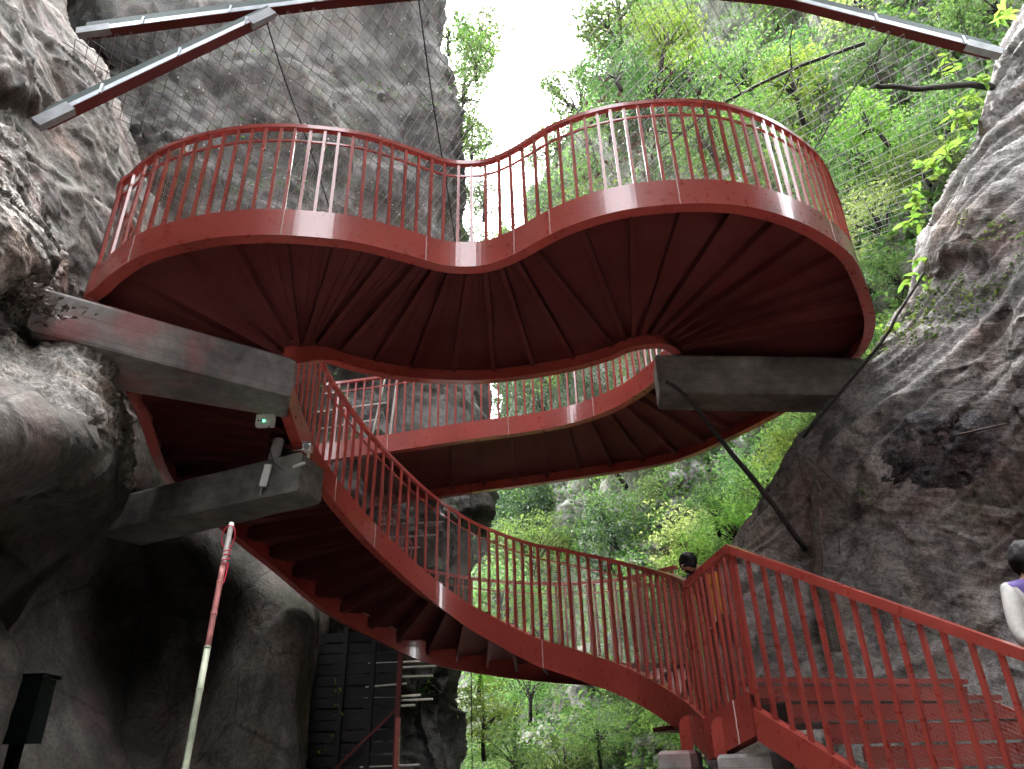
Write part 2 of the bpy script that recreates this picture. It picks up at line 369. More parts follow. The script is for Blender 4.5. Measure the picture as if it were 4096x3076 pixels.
LC = [[(-6.17,3.50,9.01),(-6.98,5.00,12.08),(-7.81,6.50,15.15),(-9.23,8.00,18.26),(-12.95,11.00,24.52),(-20.39,16.00,35.03)],
 [(-5.32,3.50,6.99),(-5.82,5.00,9.22),(-6.49,6.30,11.16),(-7.55,7.80,13.41),(-10.99,11.00,18.28),(-17.64,16.00,25.93)],
 [(-4.96,3.50,6.14),(-5.24,5.00,8.00),(-5.76,6.30,9.63),(-6.37,7.80,11.50),(-9.32,11.00,15.58),(-14.93,16.00,22.00)],
 [(-4.59,3.50,5.27),(-4.97,5.20,6.97),(-5.23,6.50,8.28),(-5.52,8.00,9.78),(-7.78,11.00,12.85),(-12.73,16.00,18.03)],
 [(-4.37,3.60,4.53),(-4.73,5.60,6.08),(-4.94,7.00,7.17),(-5.10,8.50,8.33),(-6.78,11.00,10.31),(-10.90,16.00,14.31)],
 [(-4.53,4.00,4.10),(-4.85,6.20,5.39),(-4.98,7.80,6.33),(-4.97,9.20,7.15),(-5.37,11.00,8.21),(-8.41,16.00,11.24)],
 [(-4.87,4.50,3.88),(-5.00,6.80,4.96),(-5.26,8.50,5.77),(-4.94,9.80,6.37),(-4.77,11.40,7.11),(-6.92,16.00,9.34)],
 [(-5.16,5.00,3.52),(-5.14,7.20,4.29),(-5.32,9.00,4.93),(-4.97,10.60,5.48),(-4.09,11.80,5.87),(-5.54,16.00,7.39)],
 [(-5.01,5.00,3.17),(-5.84,8.40,4.15),(-5.93,10.80,4.83),(-4.61,10.40,4.68),(-3.86,11.90,5.08),(-4.98,16.00,6.27)],
 [(-4.79,5.00,2.65),(-6.12,9.20,3.45),(-5.94,12.00,3.95),(-3.64,10.40,3.59),(-3.17,11.80,3.83),(-4.40,16.00,4.63)],
 [(-4.57,5.00,2.12),(-5.72,9.00,2.46),(-5.54,11.70,2.67),(-3.06,9.80,2.45),(-3.24,11.60,2.60),(-4.62,16.00,2.98)],
 [(-4.36,5.00,1.64),(-5.23,8.60,1.61),(-5.00,11.00,1.56),(-2.77,9.20,1.53),(-3.07,11.40,1.51),(-4.45,16.00,1.47)],
 [(-4.09,5.00,1.00),(-4.58,8.00,0.59),(-4.46,10.40,0.25),(-2.51,8.80,0.43),(-2.82,11.00,0.13),(-4.22,16.00,-0.54)],
 [(-4.00,5.00,-.6),(-4.6,7.8,-.6),(-4.0,10.0,-.8),(-2.31,8.60,-.8),(-2.62,10.8,-1.),(-4.02,16.00,-1.5)]]
OUT = [[(-3.90,2.60,4.91),(-4.23,3.60,6.13),(-4.96,4.60,7.37),(-6.95,6.50,9.75)],
 [(-3.72,2.60,4.49),(-4.04,3.80,5.77),(-4.49,4.70,6.74),(-6.15,6.50,8.71)],
 [(-3.54,2.60,4.11),(-3.82,3.90,5.30),(-4.21,5.00,6.32),(-5.84,7.00,8.21)],
 [(-3.37,2.60,3.73),(-3.63,4.10,4.89),(-3.89,5.20,5.74),(-5.20,7.00,7.18)],
 [(-3.28,2.65,3.43),(-4.07,4.90,4.91),(-4.05,5.60,5.36),(-5.46,7.60,6.70)],
 [(-3.16,2.65,3.17),(-3.60,4.75,4.34),(-3.59,5.50,4.75),(-4.94,7.60,5.95)],
 [(-3.04,2.65,2.90),(-3.03,4.15,3.59),(-3.22,5.30,4.11),(-4.60,7.60,5.20)],
 [(-2.97,2.65,2.73),(-3.12,4.30,3.38),(-3.21,5.40,3.81),(-4.50,7.60,4.71)],
 [(-2.89,2.65,2.58),(-3.60,5.00,3.38),(-3.58,6.00,3.71),(-4.51,7.60,4.28)],
 [(-2.83,2.65,2.44),(-3.90,5.40,3.25),(-3.92,6.40,3.53),(-4.62,7.60,3.89)],
 [(-2.88,2.80,2.23),(-3.53,4.90,2.65),(-3.66,5.60,2.79),(-4.87,7.50,3.20)],
 [(-2.76,2.80,1.97),(-3.32,4.80,2.20),(-3.36,5.40,2.27),(-4.50,7.00,2.47)],
 [(-2.62,2.80,1.65),(-3.08,4.60,1.66),(-3.27,5.20,1.66),(-4.44,7.00,1.68)],
 [(-2.42,2.80,1.21),(-2.79,4.50,0.94),(-2.91,5.00,0.86),(-4.11,7.00,0.57)],
 [(-2.35,2.80,-.5),(-2.60,4.40,-.6),(-2.75,4.90,-.6),(-4.0,7.0,-.7)]]
MC = [[(-17.91,12.00,32.68),(-11.70,11.50,31.04),(-8.00,13.00,34.55),(-4.68,14.50,38.09),(-3.37,15.50,40.50),(-4.61,20.00,51.82)],
 [(-13.23,12.00,19.85),(-9.12,11.50,18.92),(-6.32,13.00,20.99),(-3.37,14.50,23.05),(-2.19,15.50,24.46),(-3.23,20.00,31.11)],
 [(-11.36,12.00,15.47),(-8.02,11.50,14.77),(-5.51,13.00,16.33),(-2.98,14.50,17.90),(-1.58,15.50,18.95),(-2.49,20.00,24.01)],
 [(-9.91,12.00,12.19),(-7.09,11.50,11.65),(-4.88,13.00,12.84),(-2.81,14.50,14.04),(-1.62,15.50,14.84),(-2.22,20.00,18.69)],
 [(-8.74,12.00,9.56),(-6.61,12.00,9.48),(-4.37,13.00,10.03),(-2.22,14.50,10.91),(-1.08,15.50,11.51),(-1.55,20.00,14.39)],
 [(-8.17,12.50,8.04),(-5.45,12.50,7.95),(-3.23,13.00,8.12),(-1.53,14.50,8.80),(-0.56,15.50,9.26),(-0.96,20.00,11.49)],
 [(-7.12,13.00,6.20),(-4.58,13.30,6.22),(-2.45,13.40,6.19),(-1.39,14.50,6.53),(-0.85,15.20,6.74),(-1.32,20.00,8.37)],
 [(-6.89,13.00,5.14),(-4.48,13.40,5.17),(-2.42,13.50,5.13),(-1.47,14.50,5.36),(-0.95,15.20,5.52),(-1.45,20.00,6.77)],
 [(-6.47,13.00,3.16),(-4.26,13.50,3.15),(-2.36,13.80,3.12),(-1.71,14.60,3.19),(-1.28,15.20,3.24),(-1.80,20.00,3.76)],
 [(-6.33,13.00,2.51),(-4.18,13.50,2.48),(-2.32,13.80,2.44),(-1.86,14.60,2.48),(-1.54,15.20,2.50),(-2.08,20.00,2.79)],
 [(-6.15,13.00,1.69),(-4.07,13.50,1.63),(-2.25,13.60,1.58),(-1.64,14.40,1.56),(-1.24,15.00,1.54),(-1.83,20.00,1.53)],
 [(-5.90,13.00,0.50),(-3.89,13.40,0.41),(-2.15,13.40,0.37),(-1.59,14.20,0.28),(-1.19,15.00,0.19),(-1.80,20.00,-0.27)],
 [(-5.90,13.00,-1.),(-3.89,13.30,-1),(-2.1,13.3,-1),(-1.5,14.1,-1),(-1.1,15.0,-1),(-1.7,20,-1)]]
FW = [[(22.35,28.00,87.02),(19.16,22.00,68.60),(18.51,17.00,53.11),(19.28,14.00,43.73),(19.94,11.50,35.91),(22.27,10.00,31.09)],
 [(13.40,30.00,55.36),(11.78,23.00,42.74),(13.14,18.00,33.59),(13.55,14.00,26.30),(14.09,11.50,21.73),(15.45,10.00,18.94)],
 [(7.54,32.00,43.41),(7.56,25.00,34.19),(10.07,19.00,26.17),(10.85,14.00,19.55),(11.09,11.00,15.58),(12.23,9.50,13.55)],
 [(3.53,34.00,36.04),(4.67,27.00,28.87),(8.12,20.00,21.61),(9.49,14.50,15.96),(9.36,11.00,12.40),(10.65,9.50,10.82)],
 [(0.74,36.00,27.83),(2.38,30.00,23.39),(6.25,21.00,16.68),(8.19,15.00,12.23),(7.87,11.00,9.33),(9.56,9.50,8.17)],
 [(-0.60,38.00,20.36),(1.39,31.00,16.84),(4.97,21.00,11.78),(6.52,15.00,8.77),(6.80,11.00,6.79),(8.66,9.50,5.99)],
 [(-1.97,40.00,14.85),(0.74,31.00,11.80),(3.99,21.00,8.40),(5.50,15.50,6.54),(6.07,11.00,5.03),(8.03,9.50,4.48)],
 [(-5.89,42.00,12.54),(-0.36,32.00,9.81),(3.29,22.00,7.13),(5.15,16.00,5.54),(5.75,11.50,4.37),(8.16,10.00,3.91)],
 [(-6.66,40.00,7.15),(-1.16,30.00,5.65),(2.25,21.00,4.35),(4.61,16.00,3.61),(5.39,11.50,2.98),(7.67,10.00,2.72)],
 [(-5.74,36.00,1.54),(-1.05,26.00,1.47),(1.81,19.00,1.44),(3.96,15.00,1.40),(4.97,11.50,1.40),(7.10,10.00,1.35)],
 [(-4.70,30.00,-0.6),(-0.95,23.00,-.6),(1.63,18.00,-.6),(3.68,14.50,-.6),(4.79,11.50,-.6),(6.87,10.00,-.6)]]
RC = [[(23.51,12.00,27.13),(15.04,8.60,20.00),(11.23,6.60,15.74),(10.08,5.30,12.89),(9.23,4.00,10.03),(7.79,2.60,6.97)],
 [(17.61,12.00,20.31),(11.84,9.00,15.70),(8.67,6.80,12.27),(8.07,5.50,10.18),(7.85,4.20,8.06),(6.40,2.60,5.52)],
 [(15.17,12.00,17.40),(10.10,9.00,13.51),(7.34,6.80,10.61),(7.21,5.70,9.11),(7.21,4.40,7.32),(5.94,2.60,4.90)],
 [(14.07,12.00,16.10),(9.40,9.00,12.52),(6.84,6.80,9.87),(6.80,5.80,8.61),(6.95,4.40,6.83),(5.73,2.60,4.62)],
 [(12.71,12.00,13.99),(8.52,9.00,10.94),(6.24,6.90,8.77),(6.25,5.90,7.69),(6.54,4.40,6.06),(5.40,2.60,4.17)],
 [(11.59,12.00,12.37),(7.91,9.30,9.99),(5.73,7.10,8.02),(5.75,5.90,6.89),(6.23,4.40,5.47),(5.15,2.60,3.83)],
 [(10.57,12.00,10.89),(7.24,9.40,8.92),(5.38,7.40,7.38),(5.47,6.00,6.24),(5.94,4.40,4.93),(4.91,2.60,3.51)],
 [(9.90,12.00,9.53),(6.83,9.60,7.99),(5.21,7.70,6.73),(5.30,6.20,5.69),(5.68,4.40,4.43),(4.70,2.60,3.22)],
 [(9.34,12.00,8.69),(6.55,9.80,7.43),(4.99,8.00,6.37),(5.22,6.40,5.37),(5.64,4.50,4.18),(4.57,2.60,3.04)],
 [(8.41,12.00,7.71),(6.01,10.00,6.73),(4.57,8.30,5.87),(5.07,6.70,5.00),(5.47,4.80,3.97),(4.75,2.80,2.93)],
 [(7.45,12.00,6.80),(5.25,10.30,6.10),(3.94,8.60,5.37),(4.92,7.00,4.61),(5.50,5.00,3.68),(4.59,2.80,2.72)],
 [(6.81,12.00,6.02),(4.76,10.50,5.50),(3.52,8.90,4.92),(4.88,7.30,4.26),(5.55,5.20,3.43),(4.78,3.00,2.60)],
 [(6.47,12.50,5.43),(4.32,10.80,4.95),(3.22,9.30,4.50),(4.83,7.60,3.90),(5.60,5.40,3.17),(4.64,3.00,2.42)],
 [(5.87,12.50,4.70),(3.91,11.00,4.37),(2.92,9.70,4.06),(4.71,7.80,3.50),(5.64,5.60,2.90),(4.52,3.00,2.25)],
 [(5.19,12.50,3.49),(3.49,11.00,3.29),(2.60,9.80,3.12),(4.49,8.00,2.77),(5.56,5.80,2.38),(4.70,3.00,1.96)],
 [(4.91,12.50,2.30),(3.30,11.00,2.25),(2.45,9.80,2.19),(4.26,8.00,2.02),(5.41,5.60,1.83),(4.80,3.00,1.69)],
 [(4.64,12.50,1.16),(3.11,11.00,1.24),(2.26,9.60,1.30),(4.13,7.80,1.30),(5.38,5.40,1.34),(4.90,3.00,1.42)],
 [(4.31,12.50,-0.6),(2.83,10.80,-.6),(2.04,9.40,-.6),(4.07,7.60,-.6),(5.31,5.20,-.6),(4.96,3.00,-.6)]]

gx, gy = np.meshgrid(np.linspace(-1, 1, 121), np.linspace(-1, 1, 121)); gx = np.sign(gx)*np.abs(gx)**2.2*300; gy = np.sign(gy)*np.abs(gy)**2.2*300
gp = np.stack([gx, gy, gx*0], -1); gz = fbm(gp*.7, 4)*.05 - .02
ii = np.arange(120)[:, None]*121; jj = np.arange(120)[None]
GROUND = m_plain('trodden_earth', (.28, .26, .24), .9, 0, .35, 2.5)
REARM = m_plain('plain_cliff_rock', (.13, .118, .108), .85, 0, .45, 1.4)  # one plain rock colour with random tone, for the rear cliffs
link('ground', nmesh('ground', np.stack([gx, gy, gz], -1).reshape(-1, 3), np.stack([ii+jj, ii+jj+1, ii+122+jj, ii+121+jj], -1).reshape(-1, 4), None, True, [GROUND]), kind='structure')
ROCK_D = m_rock('dark_damp_rock', [(.05, .046, .043), (.12, .11, .103), (.2, .185, .175)], moss=.25, pink=.3, bumpd=.05)
def rear(sgn, path):
    return [[(sgn*(x+dx), y, z) for x, y in path] for z, dx in ((28, 1.2), (18, .5), (9, .1), (4, .0), (1, .0), (-.8, -.2))]
rock_sheet('rear_left_cliff', rear(-1, [(5.4, 4.4), (5.8, 0), (5.4, -5), (3.4, -9), (1.9, -12), (2.6, -22)]), 90, 110, REARM, (.5, .2, .06), .45, seed=41)
rock_sheet('rear_right_cliff', rear(1, [(6.2, 4.4), (6.4, 0), (5.6, -5), (3.4, -9), (1.7, -12), (2.6, -22)]), 90, 110, REARM, (.5, .2, .06), .45, seed=47)
OUT = [[(x-.10, y, z) if z > 3.0 else (x-.24, y, z) for x, y, z in r_] for r_ in OUT]
lc, LCV, LCN = rock_sheet('left_cliff', LC, 260, 400, ROCK_L, (.26, .075, .025), .6, seed=3, rough=lambda S: .13 + .55*np.clip((S[..., 2]-4.9)/1.5, 0, 1), mat2=ROCK_S, pick=lambda S: (S[..., 2] + .3*vnoise(S*.7) < 5.0) & (S[..., 0]*.55 + S[..., 1]*.83 + .25*vnoise(S*.6+4) < 6.55))  # hollow faces take the shade-darkened rock, the lit strip keeps the lighter one
ob, OBV, OBN = rock_sheet('rock_outcrop', OUT, 260, 420, ROCK_O, (.18, .06, .03), .8, seed=21, rough=lambda S: .22 + .78*np.clip((S[..., 2]-3.75)/.6, 0, 1), mat2=ROCK_S, pick=lambda S: S[..., 2] + .22*vnoise(S*.9) < 4.0)  # low faces under the overhang take the rock with shade in its colour
mc, MCV, MCN = rock_sheet('netted_cliff', MC, 190, 260, ROCK_M, (.7, .16, .05), .4, seed=8)
fw, FWV, FWN = rock_sheet('far_gorge_wall', FW, 200, 220, ROCK_F, (.9, .35, .12), .35, seed=15)
rc, RCV, RCN = rock_sheet('right_cliff', RC, 300, 420, ROCK_R, (.10, .035, .012), .6, strata=((.05, .5, .85), 6.5, .11), seed=30)

# ------------------------------------------------------------------ the red walkway: edge lines (top of the edge girders)
FO = [(-4.01,6.83,5.35),(-4.24,8.10,5.05),(-4.06,8.90,4.87),(-3.73,9.60,4.60),(-3.45,10.20,4.39),(-2.88,11.00,3.94),(-2.25,11.40,3.63),(-1.57,11.60,3.33),(-0.86,11.50,3.14),(-0.17,11.30,3.00),(0.49,11.00,2.89),(1.03,10.60,2.80),(1.59,9.80,2.69),(1.94,8.80,2.57)]
DO = [(-3.93,5.51,5.65),(-3.72,5.31,5.80),(-3.56,5.23,5.90),(-3.30,5.15,6.02),(-2.90,5.09,6.10),(-2.48,5.07,6.15),(-2.05,5.10,6.17),(-1.58,5.19,6.18),(-1.29,5.30,6.19),(-0.90,5.51,6.20),(-0.62,5.66,6.20),(-0.32,5.69,6.20),(-0.12,5.66,6.22),(0.11,5.56,6.26),(0.39,5.40,6.32),(0.66,5.30,6.37),(0.94,5.24,6.42),(1.25,5.20,6.45),(1.73,5.19,6.47),(2.19,5.24,6.47),(2.62,5.39,6.47),(2.92,5.55,6.47),(3.17,5.72,6.47),(3.45,5.95,6.47),(3.67,6.19,6.47),(3.92,6.57,6.47),(4.15,6.94,6.47),(4.38,7.38,6.47)]
EO = [(4.55,8.0,6.47),(4.50,8.9,6.47)]
PO = [(4.10,9.90,6.47),(3.43,11.08,6.47),(2.98,11.63,6.46),(2.46,11.98,6.45),(1.18,12.37,6.42),(0.37,12.59,6.40),(-0.78,12.80,6.35),(-1.48,12.88,6.30),(-2.73,13.03,6.22)]
FI = [(-2.31,7.10,5.08),(-2.24,7.70,4.84),(-2.10,8.10,4.65),(-1.93,8.45,4.46),(-1.72,8.78,4.26),(-1.52,9.00,4.09),(-1.30,9.20,3.91),(-1.03,9.35,3.70),(-0.62,9.30,3.39),(-0.28,9.10,3.17),(-0.06,8.90,3.02),(0.23,8.60,2.84),(0.50,8.40,2.73),(0.75,8.20,2.61),(0.92,8.05,2.53),(1.19,7.70,2.35),(1.42,6.95,2.06),(1.46,6.45,1.88)]
DI = [(-2.38,6.51,5.50),(-2.34,6.50,5.56),(-2.29,6.56,5.64),(-2.23,6.70,5.75),(-2.15,6.86,5.85),(-2.07,7.07,5.95),(-1.79,7.50,6.05),(-1.28,7.94,6.15),(-0.60,8.16,6.20),(0.04,8.25,6.28),(0.77,8.18,6.35),(1.30,8.02,6.42),(1.42,7.95,6.45),(1.58,7.89,6.47),(1.72,7.86,6.47),(1.90,7.87,6.47)]
EI = [(2.07,8.08,6.47)]
PI = [(2.06,8.40,6.47),(1.93,8.75,6.47),(1.71,9.22,6.47),(1.39,9.64,6.47),(0.91,10.00,6.46),(0.22,10.24,6.44),(-0.60,10.34,6.40),(-1.18,10.42,6.36),(-2.19,10.54,6.28),(-3.14,10.60,6.20)]
OA = FO[::-1] + DO + EO + PO          # index: DO[k]=14+k, EO=42.., PO[k]=44+k
IA = FI[::-1] + DI + EI + PI          # index: DI[k]=18+k, EI=34, PI[k]=35+k
PAIR3 = [(0,0),(1,1),(2,2),(3,3),(4,4),(5,5),(6,6.5),(7,7.5),(8,8.3),(9,9),(10,10.5),(11,12),(12,13.5),(13,15.5),(14,17)]
PAIRD = [(0,0),(2,1),(4,2),(6,2.5),(8,3.2),(9,4),(9.35,5),(9.85,6),(10.36,7),(11,8),(11.75,9),(12.5,10),(13.05,11),(14,12),(17,13),(19,14),(21,15),(24,15.6),(27,16.1),(28,16.4)]
PAIRP = [(28,16.4),(29,17.2),(30,18.2),(31,19),(32,19.5),(33,20),(34,21.2),(35,22),(36,23),(37,24),(38,25.5)]
DENSE = 40
def dense(P): return catmull(P, np.linspace(0, len(P)-1, (len(P)-1)*DENSE+1))
OD = smooth_path(dense(OA), 120); ID = smooth_path(dense(IA), 160)
def seg(D, a, b): return D[int(round(a*DENSE)):int(round(b*DENSE))+1]
def at(D, t):
    t = np.atleast_1d(t)*DENSE; i = np.clip(np.floor(t).astype(int), 0, len(D)-2); f = (t-i)[:, None]; return D[i]*(1-f)+D[i+1]*f

C_PROF = [(0,0),(.11,0),(.11,-.012),(.014,-.012),(.014,-.286),(.12,-.286),(.12,-.3),(0,-.3)]
BAL = MB().bar((0,0,-.02),(0,0,1.085),.028,.028).mesh('baluster', [RED])

def add_railing(root, P, side, step=.14, H=1.1, mesh=True, z0=0, n0=.035, thick=.06, W=.0010, lower=True, deep=.045):
    """handrail > balusters, lower rail, wire mesh; P = top line of the girder"""
    P = resample(P, .05); N = plan_normals(P, side)
    hr = local(root, sweep(MB(), P, N, [(n0-thick/2, H-deep), (n0+thick/2, H-deep), (n0+thick/2, H), (n0-thick/2, H)]).build('handrail', RED))
    if lower:
      lo = sweep(MB(), P, N, [(n0+.016, H-.185), (n0+.036, H-.185), (n0+.036, H-.165), (n0+.016, H-.165)]).build('lower_rail', RED); sub(hr, lo)
    L = np.concatenate([[0], np.cumsum(np.linalg.norm(np.diff(P[:, :2], axis=0), axis=1))]); n = int(L[-1]/step)
    for k in range(n+1):
        s = min(L[-1], k*step + .03); q = [np.interp(s, L, P[:, j]) for j in range(3)]; nn = np.array([np.interp(s, L, N[:, j]) for j in range(2)])
        b = bpy.data.objects.new('baluster', BAL); COL.objects.link(b)
        b.location = (q[0]+nn[0]*n0, q[1]+nn[1]*n0, q[2]+z0); b.rotation_euler = (random.gauss(0, .004), random.gauss(0, .004), math.atan2(nn[1], nn[0])); sub(hr, b)
        if H != 1.1: b.scale = (1, 1, (H-.02)/1.08)
    if mesh:
        mb = MB(); cell = .026
        Q = resample(P, .10); NQ = plan_normals(Q, side); Pm = Q.copy(); Pm[:, :2] += NQ*(n0+.045)
        for z in np.arange(.03, H-.165, cell): mb.tube(Pm + (0, 0, z), W, 3, False)
        Pv = resample(Pm, cell); T = np.gradient(Pv[:, :2], axis=0); T /= np.linalg.norm(T, axis=1)[:, None]
        m = len(Pv); nn = np.stack([-T[:, 1], T[:, 0]], 1); V = []
        for dz in (.02, H-.17):
            for a in range(3):
                o = np.zeros((m, 3)); o[:, :2] = T*math.cos(a*2.094)*W + nn*math.sin(a*2.094)*W; o[:, 2] = dz; V.append(Pv + o)
        V = np.stack(V, 1).reshape(-1, 3); b6 = np.arange(m)[:, None]*6
        mb.add(V, np.concatenate([np.stack([b6[:, 0]+a, b6[:, 0]+(a+1) % 3, b6[:, 0]+3+(a+1) % 3, b6[:, 0]+3+a], -1) for a in range(3)]))
        wm = mb.build('wire_mesh', WIRE); sub(hr, wm)
    return hr

def sub(parent, o):
    o.parent = parent; o.matrix_parent_inverse = Matrix.Translation(-(Vector(parent.parent.location) if parent.parent else Vector((0, 0, 0)))).inverted() @ Matrix.Identity(4)
    # parent's world matrix is identity (parts are modelled in place), so nothing else to cancel
    o.matrix_parent_inverse = Matrix.Identity(4); return o

def add_girder(root, P, side, name='edge_girder', seams=(), prof=C_PROF):
    P = resample(P, .05); N = plan_normals(P, side)
    g = local(root, sweep(MB(), P, N, prof).build(name, RED))
    for x in seams:
        i = int(np.argmin(np.linalg.norm(P[:, :2] - np.array(x), axis=1)))
        p = P[i]; nn = N[i]; tt = np.array((nn[1], -nn[0])); mb = MB()
        zs = np.linspace(0, -.3, 12); pts = [(p[0]-nn[0]*.003+tt[0]*random.gauss(0, .002), p[1]-nn[1]*.003+tt[1]*random.gauss(0, .002), p[2]+z) for z in zs]
        sub(g, mb.tube(pts, .006, 5).build('weld_seam', SEAM))
    return g

def pairs_at(pairs, base, n):
    """n+1 matching stations along both edges"""
    a = np.array(pairs, float); fo = lambda x: np.interp(x, np.arange(len(a)), a[:, 0]); fi = lambda x: np.interp(x, np.arange(len(a)), a[:, 1])
    xs = np.linspace(0, len(a)-1, 400); o = at(OD, base(0, fo(xs))); i = at(ID, base(1, fi(xs)))
    ds = np.maximum(np.linalg.norm(np.diff(o, axis=0), axis=1), np.linalg.norm(np.diff(i, axis=0), axis=1)); s = np.concatenate([[0], np.cumsum(ds)])
    k = np.interp(np.linspace(0, s[-1], n+1), s, xs)
    return k, lambda x: (at(OD, base(0, fo(x))), at(ID, base(1, fi(x))))
up_base = lambda which, x: (14 + x) if which == 0 else (18 + x)
dn_base = lambda which, x: (14 - x) if which == 0 else (18 - x)

def soffit(root, pairs, n, z=-.10, inset=.016, rw=.055, rh=.09):
    k, f = pairs_at(pairs, up_base, n)
    for a, b in zip(k[:-1], k[1:]):
        o, i = f(np.linspace(a, b, 5)); d = i - o; d[:, 2] = 0; d /= np.linalg.norm(d, axis=1)[:, None]
        o2 = o + d*inset; i2 = i - d*inset
        # leave a narrow joint between neighbouring plates
        V = np.concatenate([o2 + (0, 0, z), i2 + (0, 0, z), o2 + (0, 0, z+.01), i2 + (0, 0, z+.01)]); m = 5
        Q = []
        for j in range(4): Q += [(j, j+1, m+j+1, m+j), (2*m+j, 3*m+j, 3*m+j+1, 2*m+j+1)]
        Q += [(0, m, 3*m, 2*m), (m-1, 3*m-1, 4*m-1, 2*m-1)]
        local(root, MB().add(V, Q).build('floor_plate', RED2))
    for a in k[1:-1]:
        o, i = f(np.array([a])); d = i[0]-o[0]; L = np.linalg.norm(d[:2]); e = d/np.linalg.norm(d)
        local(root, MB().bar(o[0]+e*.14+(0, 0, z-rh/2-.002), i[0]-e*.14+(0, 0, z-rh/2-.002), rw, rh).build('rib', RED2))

# --- upper deck
deck = thing('curved_deck', 'upper red steel deck with wavy front edge and railing, seen from beneath', 'walkway', (-.4, 6.8, 5.9))
add_girder(deck, seg(OD, 13.9, 42.3), 1, seams=[(-3.4, 5.2), (-2.05, 5.1), (-.78, 5.58), (.08, 5.58), (.4, 5.4), (1.62, 5.19), (3.3, 5.8)])
add_girder(deck, seg(ID, 18, 34.4), -1)
soffit(deck, PAIRD, 25)
add_railing(deck, seg(OD, 13.9, 42.3), 1)
add_railing(deck, seg(ID, 18.2, 34.4), -1, mesh=False)

# --- rear walkway
rear = thing('rear_walkway', 'red steel walkway curving away behind the upper deck towards the netted cliff', 'walkway', (1, 11, 5.9))
add_girder(rear, seg(OD, 42.35, 52), 1)
add_girder(rear, seg(ID, 34.45, 44), -1, seams=[(1.2, 9.8), (-.1, 10.3), (-2.0, 10.5)])
soffit(rear, PAIRP, 17, rw=.07, rh=.11)
add_railing(rear, seg(OD, 42.35, 52), 1, mesh=False, step=.15)
add_railing(rear, seg(ID, 34.45, 44), -1)

# --- curved stair
stair = thing('curved_stair', 'red curving steel stair sweeping from the landing up beneath the upper deck', 'stair', (-1, 10, 3.0))
add_girder(stair, seg(OD, 0, 13.85)[::-1], -1)
inn = seg(ID, 0, 17.95)[::-1]
add_girder(stair, inn, 1, seams=[(-2.12, 8.05), (-1.75, 8.75), (-1.0, 9.35), (.25, 8.6)])
k, f = pairs_at(PAIR3, dn_base, 26)
for a, b in zip(k[:-1], k[1:]):
    o, i = f(np.array([a, (a+b)/2, b])); d = i-o; d[:, 2] = 0; d /= np.linalg.norm(d, axis=1)[:, None]; o = o + d*.016; i = i - d*.016
    zo, zi = (o[0, 2]+o[2, 2])/2-.05, (i[0, 2]+i[2, 2])/2-.05; mb = MB(); th = .012
    top = [np.array((*p[:2], z)) for p, z in ((o[0], zo), (o[1], zo), (o[2], zo), (i[0], zi), (i[1], zi), (i[2], zi))]
    V = top + [p - (0, 0, th) for p in top]
    mb.add(V, [(0, 3, 4, 1), (1, 4, 5, 2), (6, 7, 10, 9), (7, 8, 11, 10), (0, 6, 9, 3), (2, 5, 11, 8)])
    dzo, dzi = o[0, 2]-o[2, 2], i[0, 2]-i[2, 2]
    e1, e2 = np.array((*o[2][:2], zo)), np.array((*i[2][:2], zi)); tn = (o[2]-o[0]); tn[2] = 0; tn = tn/np.linalg.norm(tn)*.01
    V = [e1-tn, e2-tn, e2-tn-(0, 0, dzi+.02), e1-tn-(0, 0, dzo+.02)]; V += [p + tn*.9 for p in V]
    mb.add(V, [(0, 1, 2, 3), (7, 6, 5, 4), (0, 4, 5, 1), (2, 6, 7, 3), (1, 5, 6, 2), (3, 7, 4, 0)])
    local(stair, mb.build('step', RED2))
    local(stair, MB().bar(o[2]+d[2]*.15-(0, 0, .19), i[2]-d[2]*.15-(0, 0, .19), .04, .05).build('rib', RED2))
add_railing(stair, seg(OD, 0, 13.85)[::-1], -1)
add_railing(stair, inn, 1)

# --- landing corner and straight stair
A_, B_ = np.array((1.46, 6.45, 1.88)), np.array((1.69, 5.87, 2.03))
st = thing('straight_stair', 'straight red steel stair rising between railing and grey rock to the landing', 'stair', (2.6, 5.5, 0))
AB = np.linspace(A_, B_, 8)
add_girder(st, AB, 1, 'landing_girder', seams=[(1.62, 6.05)])
add_railing(st, AB, 1, step=.085, mesh=True, lower=False, thick=.075, deep=.06)
ax = np.array((.5, -.866)); tx = np.array((.94, .34)); SL = .537; LEN = 3.75
sp = np.array([(B_[0]+ax[0]*t, B_[1]+ax[1]*t, 1.93-SL*t) for t in np.linspace(.02, 3.55, 40)])
add_girder(st, sp, 1, 'stringer', prof=[(0,0),(.09,0),(.09,-.012),(.014,-.012),(.014,-.208),(.09,-.208),(.09,-.22),(0,-.22)], seams=[(2.1, 5.16)])
add_railing(st, sp, 1, H=1.22, thick=.085, W=.00045, lower=False, deep=.07)
for i in range(14):
    z = 2.13 - .145*i; p = B_[:2] + ax*(.27*i) + tx*.1; kk = 2.12-.05*i; mb = MB()
    q = p + tx*kk; nrm = np.array((tx[1], -tx[0]))
    mb.bar((*(p - nrm*.15), z-.02), (*(q - nrm*.15), z-.02), .30, .04)
    mb.bar((*(p - nrm*.03), z-.102), (*(q - nrm*.03), z-.102), .008, .086)
    local(st, mb.build('step', RED))
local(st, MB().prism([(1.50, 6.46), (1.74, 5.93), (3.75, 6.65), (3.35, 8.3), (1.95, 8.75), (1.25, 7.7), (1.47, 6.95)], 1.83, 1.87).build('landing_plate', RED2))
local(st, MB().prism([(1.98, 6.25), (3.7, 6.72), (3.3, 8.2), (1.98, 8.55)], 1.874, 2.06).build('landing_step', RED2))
pr = tx*2.2 + B_[:2]
